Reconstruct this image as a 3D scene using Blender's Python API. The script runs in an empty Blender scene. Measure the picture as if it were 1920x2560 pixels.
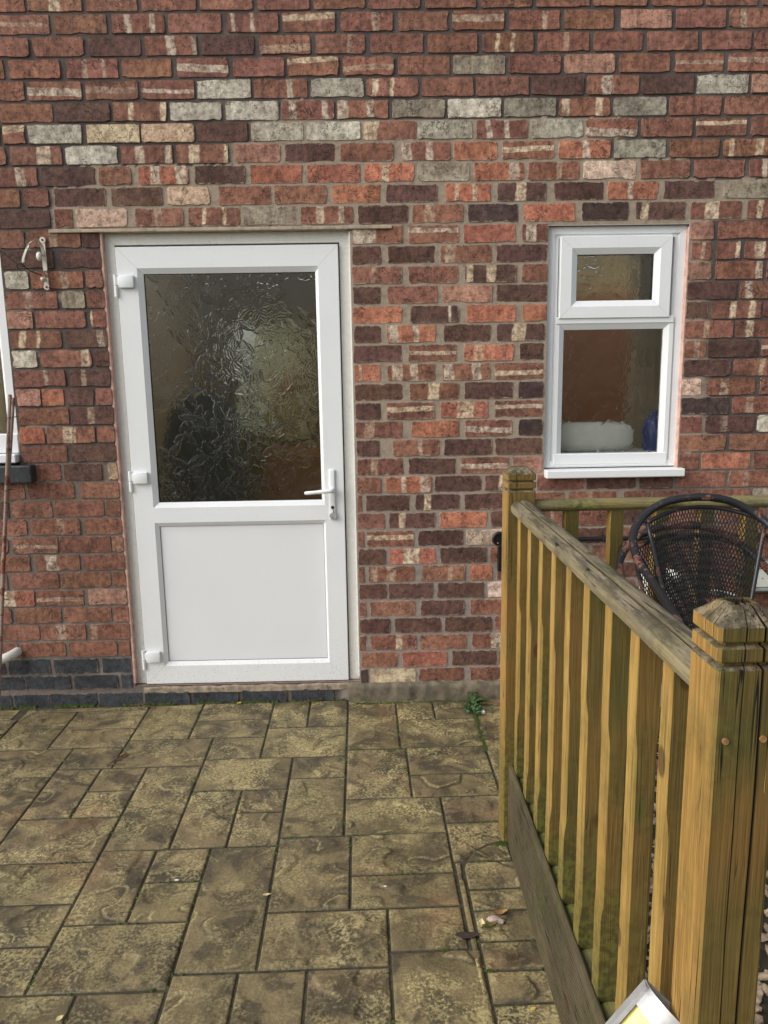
# Back yard: brick house wall with white door and window, patterned concrete patio, timber balustrade.
import bpy, bmesh, math, random
import numpy as np
from mathutils import Vector, Matrix

scene = bpy.context.scene
RAD = math.radians

# ------------------------------------------------------------------ camera
cam_data = bpy.data.cameras.new("camera")
cam = bpy.data.objects.new("camera", cam_data)
scene.collection.objects.link(cam)
cam_data.sensor_fit = 'HORIZONTAL'
cam_data.sensor_width = 36.0
cam_data.lens = 36.0 * 1904.5 / 1920.0
cam_data.clip_start = 0.05
cam_data.clip_end = 500.0
_R = Vector((0.999744, -0.016436, -0.015538)); _U = Vector((0.018188, 0.175799, 0.984258)); _F = Vector((0.013446, 0.984289, -0.176052))
_m = Matrix.Identity(4)
for _i in range(3):
    _m[_i][0] = _R[_i]; _m[_i][1] = _U[_i]; _m[_i][2] = -_F[_i]
CAM_Y, CAM_Z = -3.411, 1.511
_m[0][3] = 0.0; _m[1][3] = CAM_Y; _m[2][3] = CAM_Z
cam.matrix_world = _m
scene.camera = cam

# ------------------------------------------------------------------ sky and sun (bright overcast)
SUN_DIR = Vector((-0.80, -0.36, 0.62)).normalized()      # towards the bright part of the sky
world = bpy.data.worlds.new("World")
scene.world = world
world.use_nodes = True
_nt = world.node_tree
_nt.nodes.clear()
_sky = _nt.nodes.new("ShaderNodeTexSky"); _sky.sky_type = 'NISHITA'; _sky.sun_disc = False
_sky.sun_elevation = math.asin(SUN_DIR.z)
_sky.sun_rotation = math.atan2(SUN_DIR.x, SUN_DIR.y)
_sky.air_density = 1.0; _sky.dust_density = 4.0; _sky.ozone_density = 1.0
_hs = _nt.nodes.new("ShaderNodeHueSaturation"); _hs.inputs["Saturation"].default_value = 0.36
_bg = _nt.nodes.new("ShaderNodeBackground"); _bg.inputs["Strength"].default_value = 0.15
_wo = _nt.nodes.new("ShaderNodeOutputWorld")
_nt.links.new(_sky.outputs[0], _hs.inputs["Color"]); _nt.links.new(_hs.outputs[0], _bg.inputs["Color"]); _nt.links.new(_bg.outputs[0], _wo.inputs[0])
sun_data = bpy.data.lights.new("sun", 'SUN')
sun_data.energy = 1.3; sun_data.angle = RAD(60); sun_data.color = (1.0, 0.975, 0.94)
sun = bpy.data.objects.new("sun", sun_data); scene.collection.objects.link(sun)
sun.location = (-3, -4, 6)
sun.rotation_euler = (-SUN_DIR).to_track_quat('-Z', 'Y').to_euler()
scene.view_settings.view_transform = 'Standard'
scene.view_settings.look = 'None'
scene.view_settings.exposure = 0.22
scene.view_settings.gamma = 1.0
scene.view_settings.use_curve_mapping = False
scene.cycles.max_bounces = 10
scene.cycles.transmission_bounces = 8
scene.cycles.transparent_max_bounces = 8
scene.cycles.use_denoising = True
scene.cycles.sample_clamp_indirect = 6.0

random.seed(7)

# bricks per course from the top: x0:x1 in mm : kind|bands in percent|faint
BRICKS = {
    0: "-1569:-1370:R|| -1361:-1143:V|40-60| -1129:-920:R|| -906:-682:H|20| -668:-453:R|| -435:-224:R|| -210:1:R|| 15:225:H|30| 248:455:R|| 474:682:R|| 701:918:R|| 932:1155:R|| 1173:1382:R|| 1396:1610:R|| 1624:1821:R||",
    1: "-1495:-1279:H|50|f -1262:-1049:R|| -1028:-813:V|25-37,72-82| -799:-584:R|| -560:-351:V|8-15,45-52| -335:-121:H|25| -100:114:V|60-75|f 137:341:R|| 357:571:H|40|f 591:797:V|65-75|f 816:1020:R|| 1049:1258:E|| 1273:1482:R|| 1497:1732:V|20-30|",
    2: "-1578:-1370:R|| -1354:-1146:Rf|| -1131:-916:K|| -899:-687:V|40-58,90-98| -670:-454:Kf|| -435:-225:H|70|f -208:-1:V|65-75|f 21:238:R|| 255:461:R|| 483:692:V|25-33,55-62| 709:921:V|50-60|f 940:1141:R|| 1160:1371:R|| 1387:1593:R|| 1604:1815:R||",
    3: "-1634:-1480:R|| -1460:-1251:R|| -1225:-1015:V|30-40,70-76|f -999:-796:R|| -775:-564:H|55| -545:-334:Rf|| -321:-111:H|20| -95:116:H|60|f 133:347:R|| 361:576:G|| 591:806:R|| 820:1031:E|| 1046:1260:Rf|| 1279:1483:H|50|f 1503:1716:H|40|f",
    4: "-1558:-1405:R|| -1393:-1171:H|55| -1155:-939:H|50|f -925:-708:H|60| -697:-475:W|| -464:-242:V|62-72| -230:-9:W|| 2:218:V|10-22,45-52| 227:446:R|| 457:675:R|| 688:904:K|| 917:1134:V|28-50| 1146:1363:K|| 1375:1592:W|| 1605:1829:E||",
    5: "-1515:-1297:R|| -1285:-1061:K|| -1048:-826:V|30-38,88-99| -813:-599:W|| -584:-364:W|| -353:-135:V|15-28,78-88| -123:90:V|0-22,58-72| 107:328:G|| 337:561:W|| 574:791:Wg|| 803:1018:V|5-20,70-85| 1031:1253:Wg|| 1264:1484:R|| 1499:1729:R||",
    6: "-1511:-1416:H|20| -1405:-1183:W|| -1164:-944:Wt|| -937:-718:T|| -709:-497:K|| -481:-265:W|| -252:-27:W|| -14:207:V|0-28| 212:441:Wg|| 456:672:V|20-30,55-65| 686:905:W|| 917:1135:H|75| 1151:1367:R|| 1382:1597:H|30| 1614:1833:R||",
    7: "-1671:-1504:R|| -1487:-1274:V|52-80| -1259:-1042:W|| -1029:-813:V|28-45,86-98| -798:-581:V|25-45,92-100| -557:-364:E|| -345:-134:K|| -115:109:R|| 143:350:V|0-20,50-65| 362:548:O|| 568:787:H|45| 805:1025:Vo|45-60| 1039:1259:Wg|| 1276:1485:R|| 1503:1712:V|10-20,65-80|",
    8: "-1594:-1380:V|58-75| -1363:-1141:K|| -1127:-992:R|| -963:-750:Vo|25-42,75-95| -726:-515:K|| -494:-273:Of|| -256:-32:O|| -16:196:Vo|35-50| 210:430:G|| 448:662:Vo|70-90| 677:897:V|55-65|f 912:1136:P|| 1150:1364:R|| 1382:1599:R|| 1618:1837:V|25-35|",
    9: "-1661:-1463:R|| -1448:-1344:R|| -1321:-1103:K|| -1082:-867:K|| -846:-668:T|| -629:-410:Rf|| -395:-174:Rf|| -151:57:O|| 76:295:K|| 330:519:Vo|20-28,60-70| 548:755:Vk|38-60| 789:1001:K|| 1016:1233:Vo|40-50| 1258:1477:K|| 1515:1744:G||",
    10: "-1568:-1345:K|| -1325:-1250:R|| -1241:-1021:T|| -987:-783:V|40-55|f -763:-542:V|28-33,65-72| -533:-305:G|| -289:-65:V|30-45,72-82| -46:170:K|| 186:403:V|25-45|f 423:638:D|| 663:885:O|| 910:1113:D|| 1141:1356:Vk|10-25| 1376:1597:V|30-55| 1620:1840:V|20-30|",
    11: "-1611:-1460:R|| -1450:-1225:V|42-58|f -1219:-1126:K|| -71:149:V|0-45| 169:387:H|30| 406:629:O|| 656:768:V|15-55| 1383:1481:E|| 1501:1727:R|| 1742:1957:R||",
    12: "-1629:-1345:K|| -1314:-1129:K|| -72:53:K|| 79:284:K|| 305:526:V|10-30|f 546:765:K|| 1390:1476:V|50-70|f 1496:1606:V|78-95| 1621:1843:V|20-40|",
    13: "-1560:-1459:W|| -1451:-1227:V|58-72|f -1215:-1131:Rf|| -75:140:V|38-48|f 167:382:R|| 412:634:Vk|3-15,42-60| 657:770:Rf|| 1378:1481:E|| 1498:1708:V|85-98| 1724:1941:R||",
    14: "-1563:-1343:V|35-50|f -1326:-1227:G|| -1220:-1123:R|| -74:47:K|| 76:294:R|| 312:530:E|| 548:769:K|| 1374:1597:K|| 1612:1836:V|10-25|",
    15: "-1567:-1457:E|| -1448:-1231:R|| -1211:-1124:V|0-18| -76:138:O|| 173:387:Vk|78-84| 420:634:Of|| 662:768:Of|| 1366:1475:K|| 1491:1710:V|38-50,75-88| 1721:1945:R||",
    16: "-1563:-1341:V|18-30,52-58| -1321:-1136:Vk|75-90|f -73:45:K|| 69:284:Vo|5-25,55-65| 319:526:K|| 552:762:Vk|32-60| 1365:1593:V|38-50|f 1603:1829:V|20-35|",
    17: "-1562:-1455:W|| -1441:-1218:V|80-95| -1208:-1127:K|| -76:137:K|| 164:377:H|50| 408:629:Vo|20-40|f 654:761:K|| 1369:1477:V|45-70|f 1485:1709:K|| 1724:1939:H|40|",
    18: "-1562:-1338:V|58-66|f -1320:-1129:Vk|28-40|f -74:42:Vo|18-26| 71:282:V|10-32,48-64| 311:526:V|5-25,62-80| 544:761:H|60| 1375:1591:K|| 1606:1832:V|50-60|f",
    19: "-1562:-1454:E|| -1449:-1353:Of|| -1343:-1221:K|| -1214:-1133:R|| -74:137:K|| 167:385:V|38-60| 411:626:K|| 650:763:D|| 1378:1466:P|| 1490:1708:V|28-45|f 1728:1952:R||",
    20: "-1560:-1338:R|| -1330:-1132:Vk|40-55|f -73:39:K|| 66:278:H|42| 306:517:Vo|35-70| 546:762:H|35| 1378:1594:D|| 1609:1845:V|25-40|f",
    21: "-1561:-1454:Of|| -1444:-1230:V|35-60| -1222:-1128:R|| -74:135:V|20-40|f 176:385:Of|| 414:624:H|60| 654:761:D|| 1377:1479:R|| 1495:1714:Vk|30-45|f 1730:1956:W||",
    22: "-1562:-1360:R|| -1344:-1124:K|| -71:31:K|| 90:300:V|55-65|f 319:536:K|| 549:760:K|| 1376:1592:R|| 1610:1847:R||",
    23: "-1511:-1396:R|| -1382:-1213:K|| -1187:-1125:T|| -72:138:V|30-45|f 159:373:K|| 396:613:H|55| 632:765:E|| 1375:1473:R|| 1486:1708:Of|| 1721:1948:R||",
    24: "-1674:-1565:Rf|| -1552:-1343:R|| -1318:-1116:R|| -73:37:R|| 54:263:Vo|35-45,75-95| 276:491:K|| 504:720:Vk|30-45| 740:956:Rf|| 966:1193:K|| 1209:1356:K|| 1377:1601:R|| 1615:1839:V|30-40|f",
    25: "-1817:-1641:K|| -1633:-1449:R|| -1442:-1216:Rf|| -1208:-1117:R|| -73:-53:R|| -34:165:K|| 189:392:Vk|20-35| 413:620:K|| 636:863:Rf|| 884:1106:V|40-50|f 1138:1255:R|| 1265:1483:R|| 1493:1722:R|| 1732:1962:G||",
    26: "-1795:-1571:R|| -1556:-1332:V|55-68|f -1314:-1120:R|| -73:51:R|| 69:278:Vk|22-35| 301:516:O|| 532:744:K|| 765:860:V|45-60|f 877:1084:R|| 1105:1318:K|| 1339:1552:R|| 1574:1798:R||",
    27: "-1867:-1663:R|| -1647:-1438:H|60|f -1433:-1199:R|| -1194:-1126:E|| -74:-47:R|| -33:182:H|40| 200:407:K|| 423:629:P|| 650:853:R|| 874:1087:K|| 1103:1322:R|| 1343:1568:K|| 1584:1815:R||",
    28: "-1782:-1572:R|| -1551:-1346:V|25-50| -1335:-1128:R|| -75:50:K|| 67:283:Vo|30-65| 302:517:K|| 531:748:R|| 764:983:K|| 999:1219:R|| 1235:1455:R|| 1471:1692:R|| 1708:1929:R||",
    29: "-1885:-1685:R|| -1669:-1450:R|| -1441:-1212:Rf|| -1205:-1131:R|| -74:-49:R|| -32:183:V|5-20,40-60|f 216:418:V|60-70|f 437:542:Of|| 562:771:R|| 792:1007:R|| 1023:1244:K|| 1265:1481:R|| 1497:1719:R|| 1735:1957:R||",
    30: "-1789:-1567:Vo|30-60| -1561:-1339:H|60|f -1323:-1132:E|| -74:55:K|| 63:269:K|| 287:505:K|| 521:729:P|| 751:967:R|| 988:1204:R|| 1226:1442:K|| 1464:1681:R|| 1703:1920:R||",
    31: "-1904:-1681:R|| -1665:-1454:R|| -1444:-1223:R|| -1215:-1136:R|| -75:-43:R|| -24:185:R|| 208:414:K|| 441:666:R|| 688:904:R|| 926:1143:R|| 1165:1382:R|| 1404:1621:R|| 1643:1861:R||",
    32: "-1775:-1561:R|| -1556:-1347:V|35-55|f -1331:-1144:V|5-20|f -75:65:K|| 87:306:K|| 323:542:K|| 555:765:R|| 787:1004:K|| 1026:1244:R|| 1266:1484:R|| 1506:1725:R|| 1747:1966:R||",
    33: "-1655:-1448:Rf|| -1432:-1209:R|| -1204:-1148:R|| -76:-47:R|| -27:189:V|55-68| 205:425:R|| 450:669:V|40-85| 691:909:R|| 931:1149:K|| 1171:1390:R|| 1412:1632:R|| 1654:1873:R||",
    34: "-1722:-1528:B|| -1510:-1304:B|| -1286:-1154:B|| -72:101:R|| 123:333:Of|| 355:567:K|| 573:791:R|| 812:1032:R|| 1054:1273:R|| 1295:1516:R|| 1538:1758:R|| 1780:2001:R||",
    35: "-1855:-1655:B|| -1650:-1439:B|| -1425:-1217:B|| -1201:-1152:B|| -76:-41:D|| -30:185:Wt|| 198:412:Rf|| 440:660:Rf|| 682:902:R|| 924:1145:R|| 1167:1388:R|| 1410:1631:R|| 1653:1875:R||",
    36: "-1939:-1723:B|| -1712:-1549:B|| -1544:-1321:B|| -1316:-1112:B|| -1098:-885:B|| -872:-656:B|| -640:-429:B|| -410:-205:B||",
}
SLABS = [
    (-2.300, -1.664, -0.117, -0.005),
    (-2.300, -1.630, -0.411, -0.117),
    (-1.630, -1.065, -0.047, -0.005),
    (-1.630, -1.387, -0.411, -0.047),
    (-1.387, -1.065, -0.235, -0.047),
    (-1.387, -1.065, -0.411, -0.235),
    (-1.065, -0.814, -0.353, -0.005),
    (-0.814, -0.485, -0.185, -0.005),
    (-0.814, -0.485, -0.353, -0.185),
    (-2.300, -1.278, -0.638, -0.411),
    (-1.278, -1.065, -0.585, -0.411),
    (-1.065, -0.707, -0.585, -0.353),
    (-0.707, -0.485, -0.541, -0.353),
    (-2.300, -1.278, -1.182, -0.638),
    (-1.278, -1.102, -0.931, -0.585),
    (-1.102, -0.924, -0.757, -0.585),
    (-1.102, -0.924, -0.931, -0.757),
    (-1.278, -0.924, -1.182, -0.931),
    (-0.924, -0.707, -1.130, -0.585),
    (-0.707, -0.352, -0.780, -0.541),
    (-0.707, -0.521, -1.130, -0.780),
    (-0.521, -0.352, -0.931, -0.780),
    (-0.521, -0.352, -1.130, -0.931),
    (-2.300, -0.924, -1.380, -1.182),
    (-2.300, -0.924, -1.550, -1.380),
    (-2.300, -0.924, -1.718, -1.550),
    (-0.924, -0.745, -1.472, -1.130),
    (-0.745, -0.569, -1.297, -1.130),
    (-0.745, -0.569, -1.472, -1.297),
    (-0.924, -0.569, -1.718, -1.472),
    (-0.569, -0.352, -1.668, -1.130),
    (-2.300, -0.792, -2.020, -1.718),
    (-0.792, -0.569, -2.020, -1.718),
    (-0.569, -0.398, -2.020, -1.668),
    (-0.398, -0.220, -2.020, -1.668),
    (-0.485, -0.314, -0.274, -0.005),
    (-0.314, -0.136, -0.274, -0.005),
    (-0.485, -0.136, -0.541, -0.274),
    (-0.352, -0.136, -0.709, -0.541),
    (-0.352, -0.136, -1.088, -0.709),
    (-0.136, 0.086, -0.493, -0.005),
    (0.086, 0.257, -0.235, -0.005),
    (0.257, 0.433, -0.235, -0.005),
    (0.086, 0.433, -0.493, -0.235),
    (-0.136, 0.108, -0.867, -0.493),
    (0.108, 0.433, -0.709, -0.493),
    (0.108, 0.433, -0.867, -0.709),
    (-0.136, 0.210, -1.088, -0.867),
    (0.210, 0.433, -1.035, -0.867),
    (0.210, 0.401, -1.248, -1.035),
    (-0.352, -0.112, -1.448, -1.088),
    (-0.112, 0.210, -1.297, -1.088),
    (-0.112, 0.210, -1.448, -1.297),
    (-0.352, -0.004, -1.668, -1.448),
    (-0.004, 0.210, -1.618, -1.448),
    (-0.004, 0.239, -2.020, -1.618),
    (-0.220, -0.004, -2.020, -1.668),
    (0.460, 0.581, -0.117, -0.005),
    (0.433, 0.540, -0.441, -0.117),
    (0.433, 0.433, -0.780, -0.441),
    (0.239, 0.433, -1.380, -1.248),
    (0.239, 0.433, -1.472, -1.380),
    (0.239, 0.433, -1.594, -1.472),
    (0.239, 0.433, -1.697, -1.594),
    (0.239, 0.433, -1.803, -1.697),
    (0.239, 0.433, -2.020, -1.803),
]
LIGHT = {5: (-0.36, -0.13), 6: (-0.49, 1.10), 7: (-0.58, 1.03), 8: (-1.22, 1.38), 9: (-1.34, 1.74), 10: (-1.35, 1.72), 11: (-0.14, 1.48), 12: (-0.14, 1.49), 13: (-0.15, 1.49), 14: (-0.15, 1.50), 15: (-0.15, 1.50), 16: (-0.15, 1.51), 17: (-0.15, 1.51), 18: (-0.16, 1.52), 19: (-0.16, 1.52), 20: (-0.16, 1.53), 21: (-0.16, 1.53), 22: (-0.17, 1.54), 23: (-0.17, 1.24), 24: (-0.17, 1.25), 25: (-0.17, 1.25), 26: (-0.17, 1.25), 27: (-0.18, 1.26), 28: (-0.18, 1.26), 29: (-0.18, 1.27), 30: (-0.18, 1.27), 31: (-0.19, 1.27), 32: (-0.19, 1.28), 33: (-0.19, 1.28), 34: (-0.19, 1.28), 35: (-0.19, 1.29)}

# ------------------------------------------------------------------ helpers
COL = scene.collection

def S(r, g, b, a=1.0):
    """sRGB 0-255 to linear rgba"""
    f = lambda c: (c / 12.92 if c <= 0.04045 else ((c + 0.055) / 1.055) ** 2.4)
    return (f(r / 255.0), f(g / 255.0), f(b / 255.0), a)

def _perm(seed):
    p = np.random.RandomState(seed).permutation(256)
    return np.concatenate([p, p, p])

_P = _perm(3)
_G = np.random.RandomState(5).uniform(0, 2 * math.pi, 256)

def noise2(x, y):
    """numpy 2-D gradient noise, about -0.7 to 0.7"""
    x = np.asarray(x, float); y = np.asarray(y, float)
    xi = np.floor(x).astype(int); yi = np.floor(y).astype(int)
    xf = x - xi; yf = y - yi
    u = xf * xf * xf * (xf * (xf * 6 - 15) + 10); v = yf * yf * yf * (yf * (yf * 6 - 15) + 10)
    def g(ix, iy, dx, dy):
        h = _P[_P[ix & 255] + (iy & 255)]
        a = _G[h]
        return np.cos(a) * dx + np.sin(a) * dy
    n00 = g(xi, yi, xf, yf); n10 = g(xi + 1, yi, xf - 1, yf)
    n01 = g(xi, yi + 1, xf, yf - 1); n11 = g(xi + 1, yi + 1, xf - 1, yf - 1)
    a = n00 + u * (n10 - n00); b = n01 + u * (n11 - n01)
    return a + v * (b - a)

def fbm2(x, y, o=4):
    s = 0; a = 1.0
    for i in range(o):
        s = s + a * noise2(x * 2 ** i + 17.3 * i, y * 2 ** i + 9.1 * i); a *= 0.5
    return s

def n1(t, k=0.0):
    return float(noise2(np.array([t]), np.array([k]))[0])

def link(o, parent=None):
    COL.objects.link(o)
    if parent is not None:
        o.parent = parent
        o.matrix_parent_inverse = parent.matrix_world.inverted() if parent.type != 'EMPTY' else Matrix.Translation(-parent.location)
    return o

def obj(name, bm, mat, parent=None, smooth=False):
    me = bpy.data.meshes.new(name)
    if isinstance(bm, bmesh.types.BMesh):
        bm.normal_update(); bm.to_mesh(me); bm.free()
    else:
        me.from_pydata(*bm)
    if mat is not None: me.materials.append(mat)
    if smooth:
        me.polygons.foreach_set('use_smooth', [True] * len(me.polygons))
    o = bpy.data.objects.new(name, me)
    return link(o, parent)

def smooth_by_angle(o, deg=35):
    me = o.data
    me.polygons.foreach_set('use_smooth', [True] * len(me.polygons))
    try: me.set_sharp_from_angle(angle=RAD(deg))
    except Exception: pass
    return o

def empty(name, loc=(0, 0, 0)):
    o = bpy.data.objects.new(name, None); o.location = loc; o.empty_display_size = 0.1
    COL.objects.link(o)
    return o

def tag(o, label=None, cat=None, group=None, kind=None):
    if label: o['label'] = label
    if cat: o['category'] = cat
    if group: o['group'] = group
    if kind: o['kind'] = kind
    return o

def pattr(me, name, arr):
    """point-domain colour attribute from an (n,4) array"""
    a = me.attributes.new(name, 'FLOAT_COLOR', 'POINT')
    a.data.foreach_set('color', np.asarray(arr, np.float32).ravel())

def box(bm, x0, x1, y0, y1, z0, z1, bev=0.0, seg=1):
    r = bmesh.ops.create_cube(bm, size=1.0)
    vs = r['verts']
    for v in vs:
        v.co.x = x0 + (v.co.x + 0.5) * (x1 - x0); v.co.y = y0 + (v.co.y + 0.5) * (y1 - y0); v.co.z = z0 + (v.co.z + 0.5) * (z1 - z0)
    if bev > 0:
        es = list({e for v in vs for e in v.link_edges})
        bmesh.ops.bevel(bm, geom=es, offset=bev, segments=seg, affect='EDGES', profile=0.5)
    return bm

def nbox(*a, **k):
    return box(bmesh.new(), *a, **k)

def tube(bm, pts, rad, n=10, cap=True):
    """tube along a polyline; rad is a number or a list"""
    pts = [Vector(p) for p in pts]; m = len(pts)
    rr = rad if isinstance(rad, (list, tuple)) else [rad] * m
    t0 = (pts[1] - pts[0]).normalized()
    ref = Vector((0, 0, 1)) if abs(t0.z) < 0.9 else Vector((1, 0, 0))
    nrm = t0.cross(ref).normalized()
    rings = []
    for i, p in enumerate(pts):
        if i == 0: t = t0
        elif i == m - 1: t = (pts[i] - pts[i - 1]).normalized()
        else: t = ((pts[i + 1] - p).normalized() + (p - pts[i - 1]).normalized()).normalized()
        nrm = (nrm - t * nrm.dot(t)).normalized()
        b = t.cross(nrm)
        rings.append([bm.verts.new(p + (nrm * math.cos(2 * math.pi * k / n) + b * math.sin(2 * math.pi * k / n)) * rr[i]) for k in range(n)])
    for i in range(m - 1):
        for k in range(n):
            bm.faces.new((rings[i][k], rings[i][(k + 1) % n], rings[i + 1][(k + 1) % n], rings[i + 1][k]))
    if cap:
        bm.faces.new(rings[0][::-1]); bm.faces.new(rings[-1])
    return bm

def spline(pts, sub=6):
    """Catmull-Rom through points"""
    P = [Vector(p) for p in pts]; out = []
    for i in range(len(P) - 1):
        a = P[max(i - 1, 0)]; b = P[i]; c = P[i + 1]; d = P[min(i + 2, len(P) - 1)]
        for k in range(sub):
            t = k / sub
            out.append(0.5 * ((2 * b) + (c - a) * t + (2 * a - 5 * b + 4 * c - d) * t * t + (3 * b - a - 3 * c + d) * t ** 3))
    out.append(P[-1])
    return out

def loft(bm, rings, closed=True, cap0=True, cap1=True):
    R = [[bm.verts.new(p) for p in r] for r in rings]
    n = len(R[0])
    for i in range(len(R) - 1):
        for k in range(n if closed else n - 1):
            bm.faces.new((R[i][k], R[i][(k + 1) % n], R[i + 1][(k + 1) % n], R[i + 1][k]))
    if cap0: bm.faces.new(R[0][::-1])
    if cap1: bm.faces.new(R[-1])
    return bm

def mitred(x0, x1, z0, z1, prof, gap=0.0004):
    """four mitred bars round a rectangle; prof = [(inset, y), ...] from the outside in. Front faces -Y."""
    bm = bmesh.new()
    def rect(i):
        return [(x0 + i, z0 + i), (x1 - i, z0 + i), (x1 - i, z1 - i), (x0 + i, z1 - i)]
    for s in range(4):
        A = []; B = []
        for i, y in prof:
            q = rect(i); a = q[s]; b = q[(s + 1) % 4]
            dx, dz = b[0] - a[0], b[1] - a[1]; L = math.hypot(dx, dz); dx /= L; dz /= L
            A.append(bm.verts.new((a[0] + dx * gap, y, a[1] + dz * gap))); B.append(bm.verts.new((b[0] - dx * gap, y, b[1] - dz * gap)))
        for i in range(len(prof) - 1):
            bm.faces.new((A[i], B[i], B[i + 1], A[i + 1]))
    return bm

# ------------------------------------------------------------------ material kit
class NT:
    def __init__(self, name):
        self.m = bpy.data.materials.new(name); self.m.use_nodes = True
        self.t = self.m.node_tree; self.t.nodes.clear()
        self.out = self.t.nodes.new("ShaderNodeOutputMaterial")
        self.b = self.t.nodes.new("ShaderNodeBsdfPrincipled")
        self.t.links.new(self.b.outputs[0], self.out.inputs[0])
    def put(self, sock, v):
        if isinstance(v, bpy.types.NodeSocket): self.t.links.new(v, sock)
        else: sock.default_value = v
    def n(self, typ, out=0, props=None, **ins):
        nd = self.t.nodes.new("ShaderNode" + typ)
        for k, v in (props or {}).items(): setattr(nd, k, v)
        for k, v in ins.items():
            key = int(k[1:]) if k[0] == '_' else k.replace('_', ' ')
            self.put(nd.inputs[key], v)
        return nd.outputs[out]
    def pos(self):
        return self.n("NewGeometry", 0)
    def scale(self, v, s):
        return self.n("VectorMath", 0, {'operation': 'MULTIPLY'}, _0=v, _1=s)
    def noise(self, v, s, detail=4.0, rough=0.55, dist=0.0, out=0):
        return self.n("TexNoise", out, None, Vector=v, Scale=s, Detail=detail, Roughness=rough, Distortion=dist)
    def math(self, op, a, b=0.0, c=0.0, clamp=False):
        return self.n("Math", 0, {'operation': op, 'use_clamp': clamp}, _0=a, _1=b, _2=c)
    def step(self, v, lo, hi, a=0.0, b=1.0):
        return self.n("MapRange", 0, {'interpolation_type': 'SMOOTHSTEP'}, _0=v, _1=lo, _2=hi, _3=a, _4=b)
    def mix(self, f, a, b, mode='MIX'):
        nd = self.t.nodes.new("ShaderNodeMix"); nd.data_type = 'RGBA'; nd.blend_type = mode; nd.clamp_factor = True
        self.put(nd.inputs[0], f); self.put(nd.inputs[6], a); self.put(nd.inputs[7], b)
        return nd.outputs[2]
    def ramp(self, v, stops):
        nd = self.t.nodes.new("ShaderNodeValToRGB"); r = nd.color_ramp
        while len(r.elements) < len(stops): r.elements.new(0.5)
        for e, (p, c) in zip(r.elements, stops): e.position = p; e.color = c
        self.put(nd.inputs[0], v); return nd.outputs[0]
    def attr(self, name, out=0):
        nd = self.t.nodes.new("ShaderNodeAttribute"); nd.attribute_name = name
        return nd.outputs[out]
    def bump(self, h, strength=0.5, dist=0.002, normal=None):
        nd = self.t.nodes.new("ShaderNodeBump"); nd.inputs["Strength"].default_value = strength; nd.inputs["Distance"].default_value = dist
        self.put(nd.inputs["Height"], h)
        if normal is not None: self.put(nd.inputs["Normal"], normal)
        self.put(self.b.inputs["Normal"], nd.outputs[0]); return nd.outputs[0]
    def set(self, **k):
        for a, v in k.items(): self.put(self.b.inputs[a.replace('_', ' ')], v)
        return self.m

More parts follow.
